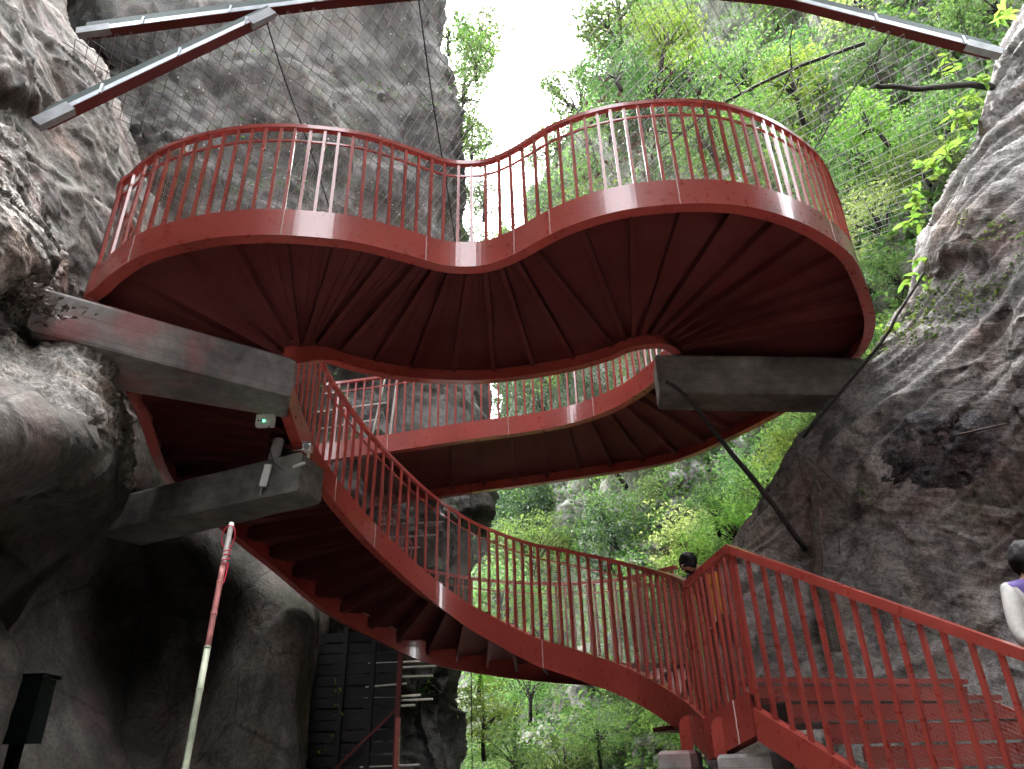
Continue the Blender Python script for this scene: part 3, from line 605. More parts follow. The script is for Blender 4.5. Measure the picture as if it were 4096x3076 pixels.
local(st, MB().bar((*(pr+ax*.05), 1.9), (*(pr+ax*3.4), 1.9-SL*3.35), .05, .2).build('stringer', RED))
for (px, py, zb, zt, dx, dy) in ((1.43, 6.86, 1.62, 1.93, .03, .0), (1.545, 6.22, 1.60, 1.88, .02, .055)):
    mb = MB(); a = np.array((px, py)); n = np.array((-.93, -.36))
    # gusset plate with rounded head
    prof = [(0, zb), (.11, zb), (.11, zt-.10)] + [(.11*math.cos(t), zt-.10+.10*math.sin(t)) for t in np.linspace(.2, 1.45, 6)] + [(0, zt)]
    V = [(px+n[0]*u, py+n[1]*u, z) for u, z in prof]; t2 = np.array((.36, -.93, 0))*.016
    m = len(V); V2 = [np.array(v)+t2 for v in V]
    mb.add(V+V2, [(j, (j+1) % m, m+(j+1) % m, m+j) for j in range(m)], [(0, j, j+1) for j in range(1, m-1)] + [(m, m+j+1, m+j) for j in range(1, m-1)])
    local(st, mb.build('gusset', RED))
local(st, MB().bar((1.93, 5.62, 1.72), (1.93, 5.62, 1.50), .12, .12).build('stub_post', RED))

# ------------------------------------------------------------------ concrete
def beam(name, mb_pts, z0, z1, mat, label, extra=0):
    """cast beam on a plan quadrilateral"""
    P = np.array(mb_pts, float); t = thing(name, label, 'beam', (*P.mean(0), z0))
    bm_poly = [tuple(p) for p in P]; c = P.mean(0)
    mb = MB(); n = 4; ch = .025
    lay = [(z0, ch), (z0+ch, 0), (z1-ch, 0), (z1, ch)]; V = []
    for z, ins in lay:
        for p in P: d = c-p; V.append((*(p + d/np.linalg.norm(d)*ins*1.4), z))
    # subdivide along the length and roughen a little
    Q = [(l*4+j, l*4+(j+1) % 4, l*4+4+(j+1) % 4, l*4+4+j) for l in range(3) for j in range(4)] + [(3, 2, 1, 0), (12, 13, 14, 15)]
    o = local(t, mb.add(V, Q).build('cast_body', mat)); return t
beam('concrete_beam', [(-3.95, 4.95), (-2.17, 6.30), (-2.36, 6.80), (-4.35, 5.75)], 4.85, 5.27, CONCR, 'long grey concrete beam under the left end of the upper deck')
beam('concrete_beam', [(-2.21, 6.98), (-2.10, 7.45), (-4.7, 8.85), (-5.0, 8.3)], 4.13, 4.55, CONC, 'lower concrete beam with bright end face carrying the security camera')
beam('concrete_beam', [(1.82, 7.95), (5.0, 8.25), (5.0, 8.8), (1.88, 8.45)], 5.60, 6.14, CONC, 'concrete beam on the layered right rock under the upper deck')
beam('concrete_pier', [(1.12, 6.80), (1.36, 6.66), (1.52, 6.95), (1.26, 7.1)], -.05, 1.66, CONCR, 'slim concrete pier with red stained top under the curved stair end')
beam('concrete_pier', [(1.45, 6.12), (1.80, 5.94), (2.20, 6.6), (1.80, 6.8)], -.05, 1.62, CONCR, 'wider concrete pier with red stained top under the landing corner')

# ------------------------------------------------------------------ overhead steel beams and the rockfall net
def overhead(name, pts, label):
    P = np.array(pts, float); t = thing(name, label, 'steel beam', tuple(P[0]))
    P = resample(P, .4); N = np.tile(np.array([[0, 1.]]), (len(P), 1))
    local(t, sweep(MB(), P, N, [(0, 0), (.13, 0), (.13, .02), (.08, .02), (.08, .16), (0, .16)]).build('red_section', RED2))
    local(t, sweep(MB(), P, N, [(-.012, .0), (-.002, .0), (-.002, .085), (-.012, .085)]).build('silver_channel', STEELW))
    local(t, sweep(MB(), P, N, [(-.006, .088), (-.001, .088), (-.001, .21), (-.006, .21)]).build('edge_sheet', TARP))
    for i in range(2, len(P)-1, 3):
        local(t, MB().box(P[i]+(0, -.02, .06), (.03, .02, .15)).build('clip', STEELW))
    for e, nx in ((0, 1), (-1, -2)):
        d = P[nx]-P[e]; d /= np.linalg.norm(d)
        local(t, MB().bar(P[e]-d*.1+(0, .03, .04), P[e]+d*.35+(0, .03, .04), .10, .13).build('end_bracket', m_plain('dull_bracket', (.33, .35, .37), .6)))
    return t
overhead('overhead_beam', [(-5.87,6.6,10.86),(-4.48,6.6,11.09),(-2.53,6.6,11.39),(1.0,6.6,11.75)], 'long steel beam with silver channel running from the left cliff overhead')
overhead('overhead_beam', [(-5.16,5.7,8.09),(-4.2,6.1,9.55),(-3.28,6.5,10.97)], 'sloping steel brace with silver channel bolted to the left rock')
overhead('overhead_beam', [(1.1,6.62,11.75),(4.02,6.6,11.15),(6.62,6.6,9.88)], 'steel beam with silver channel dropping to the leafy right cliff')

def net_z(x, y):
    zb = np.interp(x, [-7, -5.9, -2.5, 1, 4, 6.6, 8], [10.6, 10.9, 11.45, 11.8, 11.2, 9.95, 9.3])
    s = np.clip((y-6.65)/7.5, 0, 1)
    return zb*(1-s) + (zb*.35+7.2)*s - .35*np.sin(s*np.pi) + .06*np.sin(x*2.3+y*1.7)
mb = MB(); cs = .13; dots = MB()
for sgn in (1, -1):
    for c in np.arange(-22, 24, cs*1.414):
        y = np.arange(6.68, 14.2, cs*.707*2); x = sgn*(y-6.68)*.7 + c; m = (x > -6.3) & (x < 6.9); x, y = x[m], y[m]
        if len(x) < 3: continue
        P = np.stack([x, y, net_z(x, y)], 1) + rng.normal(0, .006, (len(x), 3)); mb.tube(P, .0062, 3, False)
net = mb.build('rockfall_net', NETM, label='diamond mesh rockfall net stretched overhead between the two cliffs', cat='net')
for a in (-3.4, -1.2, 5.4):
    y = np.linspace(6.7, 13.5, 30); x = a + (y-6.7)*(-.12 if a > 0 else .03)
    MB().tube(np.stack([x, y, net_z(x, y)-.02], 1), .011, 5).build('net_cable', BLACK, label='dark cable running under the overhead net, %s' % {-3.4: 'across the dark cliff', -1.2: 'near the dark cliff edge', 5.4: 'in front of the leafy slope'}[a], cat='cable')
k = 0; N_ = MB()
for _ in range(230):
    x = rng.uniform(-5.5, -.9); y = rng.uniform(7, 13.5); N_.box((x, y, net_z(np.array(x), np.array(y))-.01), (.016, .016, .016))
sub2 = N_.build('net_knot', m_plain('pale_knot', (.75, .75, .74), .4), net, kind='stuff')

# ------------------------------------------------------------------ foliage
def leaf_cards(C, L, up=.6, wide=.45, seed=0):
    """kite-shaped leaves at centres C with lengths L"""
    r = np.random.default_rng(seed); n = len(C)
    d = r.normal(0, 1, (n, 3)); d[:, 2] = d[:, 2]*.6 - .25; d /= np.linalg.norm(d, axis=1)[:, None]
    nm = r.normal(0, 1, (n, 3)); nm[:, 2] += up*2; s = np.cross(d, nm); s /= np.linalg.norm(s, axis=1)[:, None] + 1e-9; nn = np.cross(s, d)
    L = np.broadcast_to(L, (n,))[:, None]
    V = np.stack([C - d*L*.5, C + s*L*wide*.5 + nn*L*.08, C + d*L*.5 - nn*L*.06, C - s*L*wide*.5 + nn*L*.08], 1)
    return V.reshape(-1, 3), np.arange(n*4).reshape(-1, 4)

def crown(name, mat, n=1800, rad=(1, 1, .8), leaf=.1, clumps=26, seed=0, spread=.24):
    r = np.random.default_rng(seed); c = r.normal(0, 1, (clumps, 3)); c /= np.linalg.norm(c, axis=1)[:, None]; c *= r.uniform(.35, 1.0, (clumps, 1))**.6
    w_ = r.uniform(.4, 1.6, clumps); w_ /= w_.sum(); idx = r.choice(clumps, n, p=w_)
    P = c[idx] + r.normal(0, 1, (n, 3))*spread*r.uniform(.5, 1.3, (clumps, 1))[idx]*np.array((1, 1, .6)); P *= np.array(rad)
    V, Q = leaf_cards(P, r.uniform(.6, 1.25, n)*leaf, seed=seed+1)
    me = nmesh(name, V, Q, None, False, [mat])
    return me, c*np.array(rad)

CROWNS = []
for i, (mat, n, rad, leaf, cl) in enumerate([(LEAF_A, 2600, (1, 1, .8), .10, 34), (LEAF_B, 2600, (1, .9, .95), .09, 30), (LEAF_C, 2000, (.9, .9, .7), .11, 26), (LEAF_B, 2200, (.8, .8, 1.2), .10, 28), (LEAF_A, 3000, (1.2, 1, .7), .085, 40), (LEAF_E, 3200, (1, 1, 1.05), .085, 34), (LEAF_F, 1700, (.9, .9, .8), .10, 24)]):
    me, c = crown('crown', mat, n, rad, leaf, cl, seed=50+i); t = MB()
    t.tube([(0, 0, -1.15), (.03, .02, -.6), (0, 0, -.1), (.05, 0, .35)], [.06, .05, .035, .012], 6)
    for j in range(0, len(c), 3):
        m_ = c[j]*.45 + np.array((0, 0, -.15)); t.tube([(0, 0, -.55 + .3*random.random()), m_, c[j]*.95], [.026, .018, .006], 5, False)
    CROWNS.append((me, t.mesh('trunk', [BARKD], True)))
def shrub(pos, scale, kind, label, group, lean=(0, 0), name='shrub', cat='shrub', rot=None):
    root = link(name, None, None, label, cat, group); root.location = (pos[0], pos[1], pos[2]-1.0*scale); root.empty_display_size = .1
    rz = random.uniform(0, 6.28) if rot is None else rot
    for nm, me in zip(('crown', 'trunk'), CROWNS[kind]):
        o = link(nm, me, root); o.location = (0, 0, 1.0*scale); o.scale = (scale,)*3; o.rotation_euler = (lean[0], lean[1], rz)
    return root

nv, nu, _ = FWV.shape
lab = {0: 'fresh green leafy shrub on the far gorge wall', 1: 'darker green bushy shrub on the far gorge wall', 2: 'yellow green bright shrub on the far gorge wall', 3: 'tall mid green sapling on the far gorge wall', 4: 'wide low fresh bush on the far gorge wall', 5: 'dark evergreen bush on the far gorge wall', 6: 'thin pale yellow bush on the far gorge wall'}
r = np.random.default_rng(99); cnt = 0
rows = np.linspace(nv*.18, nv*.96, 17).astype(int)
for iv in rows:
    for iu in np.linspace(2, nu*.86, 10).astype(int):
        if r.random() < .06: continue
        a = int(np.clip(iv + r.integers(-7, 8), 0, nv-1)); b = int(np.clip(iu + r.integers(-9, 10), 0, nu-1)); p = FWV[a, b]
        rowf = a/nv
        if .55 < rowf < .82 and r.random() < .35: continue           # bare rock band
        dist = math.hypot(p[1], p[2]); sc = np.clip(dist/22, .45, 1.9)*r.uniform(.75, 1.4)
        kd = int(r.choice(7, p=[.21, .18, .10, .14, .15, .15, .07])); n = -FWN[a, b]; n = n if n[0] < 0 else -n
        where = ('high up, ' if rowf < .45 else 'halfway up, ' if rowf < .7 else 'low down, ') + ('near the sky gap' if b < nu*.35 else 'nearer the layered rock' if b > nu*.62 else 'mid slope')
        shrub(p + n*sc*.35, sc, kd, lab[kd] + ', ' + where, 'far wall shrubs of kind %d %s' % (kd, where), lean=(r.normal(0, .2), r.normal(0, .2))); cnt += 1
# trees closing the end of the gorge and behind the dark cliff edge
for p, sc, kd in [((-1.5,18,21),.9,0),((-1.35,18,18.6),.8,1),((-1.5,18.5,23.5),1.0,4),((-1.1,18,16),.7,3),((-1.0,19,26),1.1,0),((-1.6,21,27.5),1.3,1),((-1.3,21,23.6),1.2,0),((-.9,21.5,21.2),1.1,1),((-.5,22,19),.9,3),((-.9,21,30.4),1.5,0),((-1.8,22,25),1.4,4),((-.6,23,17),1.1,3),((-1.3,24,33),1.6,1),((-2.2,20,29),1.3,0)]:
    shrub(p, sc, kd, 'pale leafy tree beyond the dark cliff edge against the sky', 'trees against the sky', name='tree', cat='tree')
for p, sc, kd in [((-.9,18.5,2.7),.9,2),((-.2,19,1.9),1.0,0),((-1.1,20,4.2),1.1,2),((.9,17.5,1.6),.8,0),((.2,21,3.6),1.0,4),((-.6,24,6.5),1.5,0),((.6,26,8.5),1.6,4),((-1.2,27,9),1.7,1),((1.6,17,2.2),.7,4)]:
    shrub(p, sc, kd, 'sunlit green tree at the foot of the gorge below the stairs', 'trees at the gorge foot', name='tree', cat='tree')
for p, sc, kd in [((3.7,12,5.1),.62,2),((4.3,12,5.7),.66,0),((4.8,12,6.3),.6,2),((5.2,12.2,6.8),.6,0),((3.05,12.4,4.7),.5,2),((3.5,12.3,5.6),.55,1),((4.2,12.4,4.9),.6,1),((4.9,12.5,5.4),.7,0),((5.5,12.5,7.4),.7,4)]:
    shrub(p, sc, kd, 'bright green shrub behind the layered rock, under the rear walkway', 'shrubs under the rear walkway')
for p, sc, kd in [((2.9,13,17.6),1.0,1),((4.5,13,18.8),1.1,2),((6.2,13,17.4),1.1,0),((2.9,13.5,20.4),1.2,1),((7.2,12.5,16.5),1.1,2),((4.8,13,15.2),.9,4),((5.8,12,14.5),.8,0),((7.6,11,13.4),.8,2),((3.6,14,22),1.3,0),((6.6,11.5,12.6),.7,4),((7.9,10.5,11.6),.6,0)]:
    shrub(p, sc, kd, 'overhanging leafy tree above the overhead net', 'trees above the net', name='tree', cat='tree', lean=(.2, -.2))

TONE = ('fresh green', 'dark green', 'yellow green', 'slim upright', 'wide spreading', 'evergreen', 'pale yellow')
seen = {}
for o in list(COL.objects):
    if o.get('group') in ('trees above the net', 'trees against the sky', 'trees at the gorge foot', 'shrubs under the rear walkway'):
        kd = [c[0] for c in CROWNS].index(next(c for c in o.children if c.name.startswith('crown')).data)
        o['label'] = TONE[kd] + ' ' + o['label'].replace('pale leafy ', '').replace('sunlit green ', '').replace('bright green ', '').replace('overhanging leafy', 'overhanging'); o['group'] = o['group'] + ', ' + TONE[kd]
# creepers and ground cover on the rock faces
def cover(name, V3, n, leaf, mat, seed, thr, label, rows=(0, 1), cols=(0, 1), off=.06):
    r = np.random.default_rng(seed); nv, nu, _ = V3.shape
    a = r.uniform(rows[0], rows[1], n*3)*(nv-1.01); b = r.uniform(cols[0], cols[1], n*3)*(nu-1.01); i = a.astype(int); j = b.astype(int)
    fa, fb = (a-i)[:, None], (b-j)[:, None]
    P = V3[i, j]*(1-fa)*(1-fb) + V3[i+1, j]*fa*(1-fb) + V3[i, j+1]*(1-fa)*fb + V3[i+1, j+1]*fa*fb
    m = fbm(P*.8 + seed, 3) + .35*fbm(P*3 + seed, 2) > thr; P = P[m][:n]; P = P + r.normal(0, off, P.shape)
    V, Q = leaf_cards(P, r.uniform(.6, 1.3, len(P))*leaf, .2, .6, seed)
    return link(name, nmesh(name, V, Q, None, False, [mat]), None, label, 'creeper', kind='stuff')
cover('creeper_cover', FWV, 85000, .16, LEAF_B, 5, -.30, 'creepers and moss covering the far gorge wall', (.12, 1), (0, .9), .1)
cover('creeper_cover', FWV, 55000, .17, LEAF_A, 6, -.05, 'lighter leaves trailing down the far gorge wall', (.12, 1), (0, .9), .12)
cover('creeper_cover', MCV, 5000, .11, LEAF_B, 7, .55, 'sparse moss and creepers on the dark netted cliff', (.1, 1), (.2, 1), .05)
cover('creeper_cover', RCV, 5200, .055, LEAF_A, 8, .62, 'small ferns in the cracks of the layered rock', (.1, .7), (.3, .75), .03)

# leafy plants on the lip of the right cliff: every leaf its own piece
def leaf_mesh(L, W):
    xs = np.linspace(0, 1, 6); hw = W*np.array([.02, .6, 1, .85, .45, .02])/2; V = []
    for x, h in zip(xs, hw): V += [(x*L, -h, .18*h - .18*L*x*x), (x*L, 0, -.18*L*x*x), (x*L, h, .18*h - .18*L*x*x)]
    Q = []
    for i in range(5): Q += [(i*3, i*3+1, i*3+4, i*3+3), (i*3+1, i*3+2, i*3+5, i*3+4)]
    return nmesh('leaf', V, Q, None, True, [LEAF_C])
LM = [leaf_mesh(.13, .055), leaf_mesh(.10, .045), leaf_mesh(.16, .07), leaf_mesh(.12, .035)]
def lip_plant(pos, n, size, out, label, kind=0):
    t = thing('leafy_plant', label, 'plant', pos, None); r = random.Random(int(pos[0]*100+pos[2]*37)); mb = MB(); tips = []
    for s in range(max(2, n//7)):
        d = np.array(out) + np.array((r.gauss(0, .45), r.gauss(0, .35), r.gauss(.25, .45))); d /= np.linalg.norm(d); L = size*r.uniform(.6, 1.1)
        pts = np.array([d*L*u + np.array((0, 0, -.25*L*u*u)) for u in np.linspace(0, 1, 6)]); mb.tube(pts, np.linspace(.006, .002, 6), 5, False); tips.append(pts)
    mb.build('stem', BARK, t)
    for i in range(n):
        pts = tips[i % len(tips)]; u = r.uniform(.3, 1.0)*5; a = int(min(u, 4)); p = pts[a] + (pts[a+1]-pts[a])*(u-a)
        o = link('leaf', LM[(kind + r.choice((0, 0, 1))) % 4], t); o.location = tuple(p); s = r.uniform(.7, 1.25); o.scale = (s, s, s)
        o.rotation_euler = (r.gauss(0, .4), r.uniform(-.5, .6), r.uniform(0, 6.28))
for pos, n, size, kind, label in [((6.2,6.75,9.0),22,.45,0,'fern-like bright plant at the top of the layered rock'),((6.5,6.7,9.35),20,.4,3,'narrow-leaved bright plant beside the beam end'),
    ((5.45,6.85,7.95),30,.5,2,'broad-leaved bright plant hanging on the mossy rock lip'),((5.75,6.8,8.25),24,.45,0,'dense bright plant beneath the fern on the rock lip'),((6.05,6.8,8.65),24,.45,1,'small-leaved bright plant below the sticking-out branch'),
    ((5.45,7.25,7.85),22,.5,0,'bright sprig leaning out over the upper deck end'),((5.35,7.2,7.45),20,.42,1,'bright trailing sprig halfway down the rock lip'),((5.35,7.4,6.95),18,.4,2,'bright sprig above the concrete beam seat'),
    ((5.25,7.5,6.6),16,.35,1,'lowest bright sprig near the thin leaning stick'),((6.0,6.6,9.45),18,.45,3,'sprig of leaves above the sticking-out branch'),((7.0,6.6,10.4),26,.55,2,'bright leafy plant in the corner above the beam bracket'),
    ((4.9,7.9,6.3),12,.3,1,'tiny sprig by the dark crack over the concrete beam')]:
    lip_plant(pos, n, size, (-.8, -.35, .2), label, kind)

# dark branches and dead leaves lying on the net
t = thing('dead_branch', 'dark bare branch with side twigs lying across the overhead net', 'branch', (3.3, 9.0, 11.0))
b = np.array([(2.4,8.6,10.75),(3.0,8.8,10.9),(3.35,8.6,11.1),(3.9,8.3,11.2),(4.6,7.9,11.25),(5.6,7.4,11.2)]); bb = smooth_path(dense(b), 30)
local(t, MB().tube(bb[::6], np.linspace(.012, .03, len(bb[::6])), 6).build('limb', BARKD))
for q, e in [((3.35,8.6,11.1),(3.0,8.2,11.45)),((3.9,8.3,11.2),(3.3,7.9,11.6)),((3.0,8.8,10.9),(2.5,9.6,10.9)),((4.6,7.9,11.25),(4.3,8.6,11.0)),((3.35,8.6,11.1),(3.9,9.6,10.8)),((4.6,7.9,11.25),(4.5,7.3,11.6))]:
    m_ = (np.array(q)+np.array(e))/2 + rng.normal(0, .07, 3); local(t, MB().tube([q, m_, e], [.014, .01, .005], 5).build('twig', BARKD))
for (c0, n, sp, label) in [((1.75,8.6,11.35),70,.22,'clump of dead brown leaves caught on the net against the sky'),((2.35,8.9,10.95),90,.28,'larger clump of dead brown leaves caught on the net above the deck rail'),((1.55,9.4,10.9),50,.25,'thin clump of dead leaves caught low on the net'),((2.9,8.2,11.4),45,.3,'scatter of dead leaves near the bare branch')]:
    P = np.array(c0) + rng.normal(0, 1, (n, 3))*np.array((sp, sp, sp*.7)); V, Q = leaf_cards(P, rng.uniform(.05, .13, n), .2, .6, n)
    tt = thing('dead_leaves', label, 'dead leaves', c0); local(tt, link('leaf_clump', nmesh('leaf_clump', V, Q, None, False, [LEAF_D])))
    local(tt, MB().tube([np.array(c0)+(0, 0, .3), np.array(c0)+(.05, 0, 0), np.array(c0)+(-.1, .1, -.35)], [.008, .006, .003], 5).build('twig', BARKD))
for i, (c0, c1, label) in enumerate([((-4.2,5.45,5.31),(.14,.08),'heap of dry leaves on the beam seat beside the deck end'),((-3.8,4.7,4.98),(.12,.16),'dry leaves lying in the crack of the outcrop below the beam')]):
    n = 260; P = np.array(c0) + rng.normal(0, 1, (n, 3))*np.array((c1[0], c1[1], .05)); V, Q = leaf_cards(P, rng.uniform(.04, .1, n), .8, .5, 900+i)
    link('leaf_litter', nmesh('leaf_litter', V, Q, None, False, [m_leaf('litter_leaf', [(.08, .06, .045), (.2, .16, .13), (.34, .3, .27)], .1)]), None, label, 'leaf litter', kind='stuff')

def limb(name, pts, r0, r1, mat, label, cat='branch'):
    P = np.array(pts, float); P = smooth_path(dense(P), 40)[::5]; P = P + np.stack([fbm(P*3+k*9, 2) for k in range(3)], -1)*r0*.6
    return MB().tube(P, np.linspace(r0, r1, len(P)), 8).build(name, mat, smooth=True, label=label, cat=cat)
limb('broken_branch', [(1.85,7.75,5.64),(2.1,7.8,5.45),(2.49,7.95,4.90),(2.95,8.1,4.25),(3.32,8.3,3.70)], .022, .036, BARKD, 'grey broken branch slanting from the concrete beam down to the rock')
limb('leaning_stick', [(4.99,7.15,6.70),(4.6,7.2,6.2),(4.21,7.4,5.71),(3.42,7.9,4.92)], .016, .02, BARKD, 'thin dark stick leaning across the right end of the concrete beam', 'stick')
limb('jutting_branch', [(4.65,6.3,8.93),(5.3,6.5,9.1),(6.0,6.65,9.3),(6.6,6.85,9.5)], .03, .045, BARKD, 'dark stub of a branch jutting from the right cliff under the beam')
limb('rock_rod', [(4.62,7.0,4.52),(4.9,6.6,4.45)], .012, .012, BARK, 'short thin rod sticking out of the rock beside the rough patch', 'rod')
limb('old_trunk', [(3.62,8.3,4.5),(3.5,8.3,4.0),(3.42,8.3,3.4),(3.42,8.35,2.6)], .05, .06, BARK, 'grey forked trunk standing against the right rock behind the rail', 'trunk')
for i, pts in enumerate([[(3.55,8.3,4.75),(3.6,8.2,4.4),(3.7,8.15,4.0),(3.65,8.2,3.6)],[(3.6,8.3,4.8),(3.75,8.1,4.45),(3.95,8.0,4.1)],[(3.5,8.35,4.9),(3.45,8.25,4.5),(3.5,8.2,4.2)]]):
    limb('hanging_root', pts, .012, .006, BARK, 'thin bleached root hanging down the right rock below the beam', 'root')['group'] = 'hanging roots on the right rock'
P0 = np.array((4.66, 7.40, 4.58)); E_ = RCV - P0; wob = 1 + .28*fbm(RCV*2.6 + 3, 3); rr_ = np.sqrt((E_[..., 1]/.42)**2 + (E_[..., 2]/.40)**2)/wob
sel = (rr_[:-1, :-1] < 1) & (np.abs(E_[:-1, :-1, 0]) < .8); nvR, nuR, _ = RCV.shape; nR = RCN*np.sign(RCN[..., :1]*-1)
off = (.05*np.clip(1.05-rr_, 0, .25)*4*.5 + .022*ridged(RCV*9, 3) + .03*fbm(RCV*4, 3))*np.clip((1-rr_)*5, 0, 1) + .006
VR = (RCV + nR*off[..., None]).reshape(-1, 3); a_, b_ = np.nonzero(sel); q_ = np.stack([a_*nuR+b_, a_*nuR+b_+1, (a_+1)*nuR+b_+1, (a_+1)*nuR+b_], -1); us, inv = np.unique(q_, return_inverse=True)
link('rough_rubble_patch', nmesh('rough_rubble_patch', VR[us], inv.reshape(-1, 4), None, True, [m_rock('purple_grey_rubble', [(.09, .086, .094), (.17, .163, .178), (.27, .26, .28)], bumpd=.05, scale=2)]), None, 'rough purple grey rubble patch filling a hollow in the right rock', 'rock')

# ------------------------------------------------------------------ small equipment on the left beams
WHITE = m_plain('white_plastic', (.62, .62, .60), .4); GREYP = m_plain('grey_plastic', (.30, .29, .28), .5); DARKP = m_plain('dark_plastic', (.02, .022, .025), .35)
ml, tl, pl_, Nl, Ll = mat_new('green_led'); pl_.inputs['Base Color'].default_value = (.05, .6, .2, 1); pl_.inputs['Emission Color'].default_value = (.05, 1, .3, 1); pl_.inputs['Emission Strength'].default_value = 1.2
t = thing('junction_box', 'pale box with a glowing green light hanging under the long concrete beam', 'electrical box', (-2.55, 6.72, 4.752)); t.scale = (.78,)*3
o = MB().prism([(-.11, -.05), (.11, -.05), (.125, .02), (.11, .07), (-.11, .07), (-.125, .02)], -.02, .125).build('housing', WHITE, t)
link('led', MB().tube([(.0, -.056, .03), (.0, -.046, .03)], .012, 10).mesh('led', [ml]), t)
for dx in (-.07, -.035): MB().tube([(dx, -.055, .035), (dx, -.046, .035)], .012, 10).build('socket', DARKP, t)
MB().tube([(.06, 0, -.02), (.07, .02, -.12), (.05, .1, -.25), (.1, .25, -.45), (.2, .35, -.52)], .006, 6).build('lead', BLACK, t)
t = thing('floodlight', 'grey cylindrical lamp tilted above the lower concrete beam', 'lamp', (-2.58, 7.2, 4.5))
MB().tube([(0, 0, .03), (.0, 0, .06), (.03, 0, .28), (.032, 0, .3)], [.05, .062, .062, .04], 14).build('lamp_body', GREYP, t, True); MB().bar((0, .04, .0), (0, .04, .06), .03, .03).build('lamp_bracket', DARKP, t)
t = thing('antenna_panel', 'narrow white panel mounted on the side of the lower concrete beam', 'antenna', (-2.62, 7.10, 4.20))
MB().bar((0, 0, .02), (.03, 0, .26), .075, .03, up=(0, 1, 0)).build('panel', WHITE, t); MB().tube([(-.01, 0, .02), (-.02, 0, -.08)], .006, 6).build('aerial_stub', GREYP, t); MB().bar((0.01, .02, .14), (.01, .06, .14), .03, .03).build('wall_bracket', DARKP, t)
t = thing('security_camera', 'small white security camera on the end of the lower concrete beam', 'security camera', (-2.20, 7.08, 4.60))
o = MB().bar((0, -.02, .04), (-.01, .12, .06), .085, .075).build('camera_body', WHITE, t); MB().tube([(0.0015, -.032, .039), (0, -.02, .04)], .032, 14).build('lens', DARKP, t); MB().bar((0, -.045, .085), (-.01, .10, .105), .10, .008).build('sun_shield', GREYP, t); MB().tube([(0, .08, .02), (0, .08, -.06)], .016, 8).build('mount', WHITE, t)
MB().bar((-2.27, 6.93, 4.36), (-2.14, 6.88, 4.38), .025, .025).build('conduit_stub', WHITE, label='short white stub sticking out of the lower beam end below the camera', cat='pipe')
MB().tube([(-2.45, 7.15, 4.56), (-2.38, 7.1, 4.60), (-2.33, 7.12, 4.57), (-2.42, 7.08, 4.60), (-2.3, 7.1, 4.61), (-2.22, 7.14, 4.64)], .009, 6).build('cable_coil', DARKP, label='tangle of dark cable on top of the lower concrete beam', cat='cable')

# bamboo pole with red cord
t = thing('bamboo_pole', 'bamboo pole with pale tip, red middle and red cord standing before the dark rock', 'pole', (-1.63, 3.75, 0))
top = np.array((-.23, .85, 3.05)); BAM = m_plain('weathered_bamboo', (.30, .33, .24), .6, 0, .3, 14); BAMR = m_plain('red_stained_bamboo', (.36, .13, .12), .6, 0, .35, 9); BAMW = m_plain('pale_pipe_tip', (.52, .49, .47), .5, 0, .2, 20)
def psec(a, b, r, mat, nm): 
    L = np.linspace(a, b, 8); MB().tube([top*u + np.array((.01*math.sin(u*5), 0, 0)) for u in L], r, 10).build(nm, mat, t, True)
psec(0, .735, .0185, BAM, 'lower_section'); psec(.7352, .90, .0178, BAMR, 'red_section'); psec(.9002, 1.0, .0165, BAMW, 'tip_section')
for u in (.17, .36, .53, .66, .735, .80, .865): psec(u-.002, u+.002, .0215, BAM if u < .74 else BAMR, 'node_ring')
CORD = m_plain('red_cord', (.55, .02, .05), .7)
for u in (.905, .925): 
    an = np.linspace(0, 2*np.pi*2.5, 40); c0 = top*u; MB().tube([c0 + (.021*math.cos(q), .021*math.sin(q), .004*q-.02) for q in an], .004, 5).build('cord', CORD, t)
an = np.linspace(0, 2*np.pi, 26); c0 = top*.965
MB().tube([c0 + (.042*math.cos(q)-.004, -.02, .075*math.sin(q)) for q in an], .004, 5).build('cord', CORD, t)
MB().tube([top*.905 + (.022, -.015, 0), top*.885 + (.026, -.015, 0), top*.862 + (.022, -.018, 0)], .004, 5).build('cord', CORD, t)

# dark cabinet in the hollow
t = thing('metal_cabinet', 'dark blue green metal cabinet in the hollow beside the left outcrop', 'cabinet', (-4.24, 6.7, 0)); CAB = m_plain('blue_green_enamel', (.03, .05, .056), .5)
MB().bar((0, 0, 1.86), (0, 0, 2.36),   .28, .22, up=(0, 1, 0)).build('body', CAB, t); MB().box((.0, -.01, 2.38), (.34, .28, .03)).build('lid', m_plain('lid', (.05, .07, .07), .45), t); MB().box((.02, -.116, 2.1), (.22, .01, .40)).build('door', CAB, t); MB().bar((0, 0, 0), (0, 0, 1.86), .08, .08).build('post', DARKST, t)

# steep stair frame and scaffold poles against the netted cliff
t = thing('steep_stair', 'dark steep stair frame of posts and boards against the netted cliff', 'stair', (-2.5, 12.0, 0))
def lp(mb, nm, m): return local(t, mb.build(nm, m))
for x, m in ((-3.25, DARKST), (-2.75, DARKST), (-2.3, DARKST), (-1.88, RED2)): lp(MB().bar((x, 11.85, 0), (x+.01, 11.95, 3.75), .07, .07), 'post', m)
for i, z in enumerate(np.arange(.1, 3.6, .16)): lp(MB().bar((-3.3, 12.02+.004*i, z), (-1.93, 12.02+.004*i, z+rng.normal(0, .01)), .03, .135), 'board', DARKST)
lp(MB().bar((-3.0, 11.78, 1.35), (-1.9, 11.78, 2.35), .035, .035), 'diagonal_rail', RED2)
lp(MB().bar((-1.84, 11.8, 0), (-1.84, 11.8, 2.25), .06, .10), 'red_post', RED)
lp(MB().bar((-2.75, 12.5, 5.55), (-1.86, 12.5, 4.05), .05, .28), 'stringer', RED2)
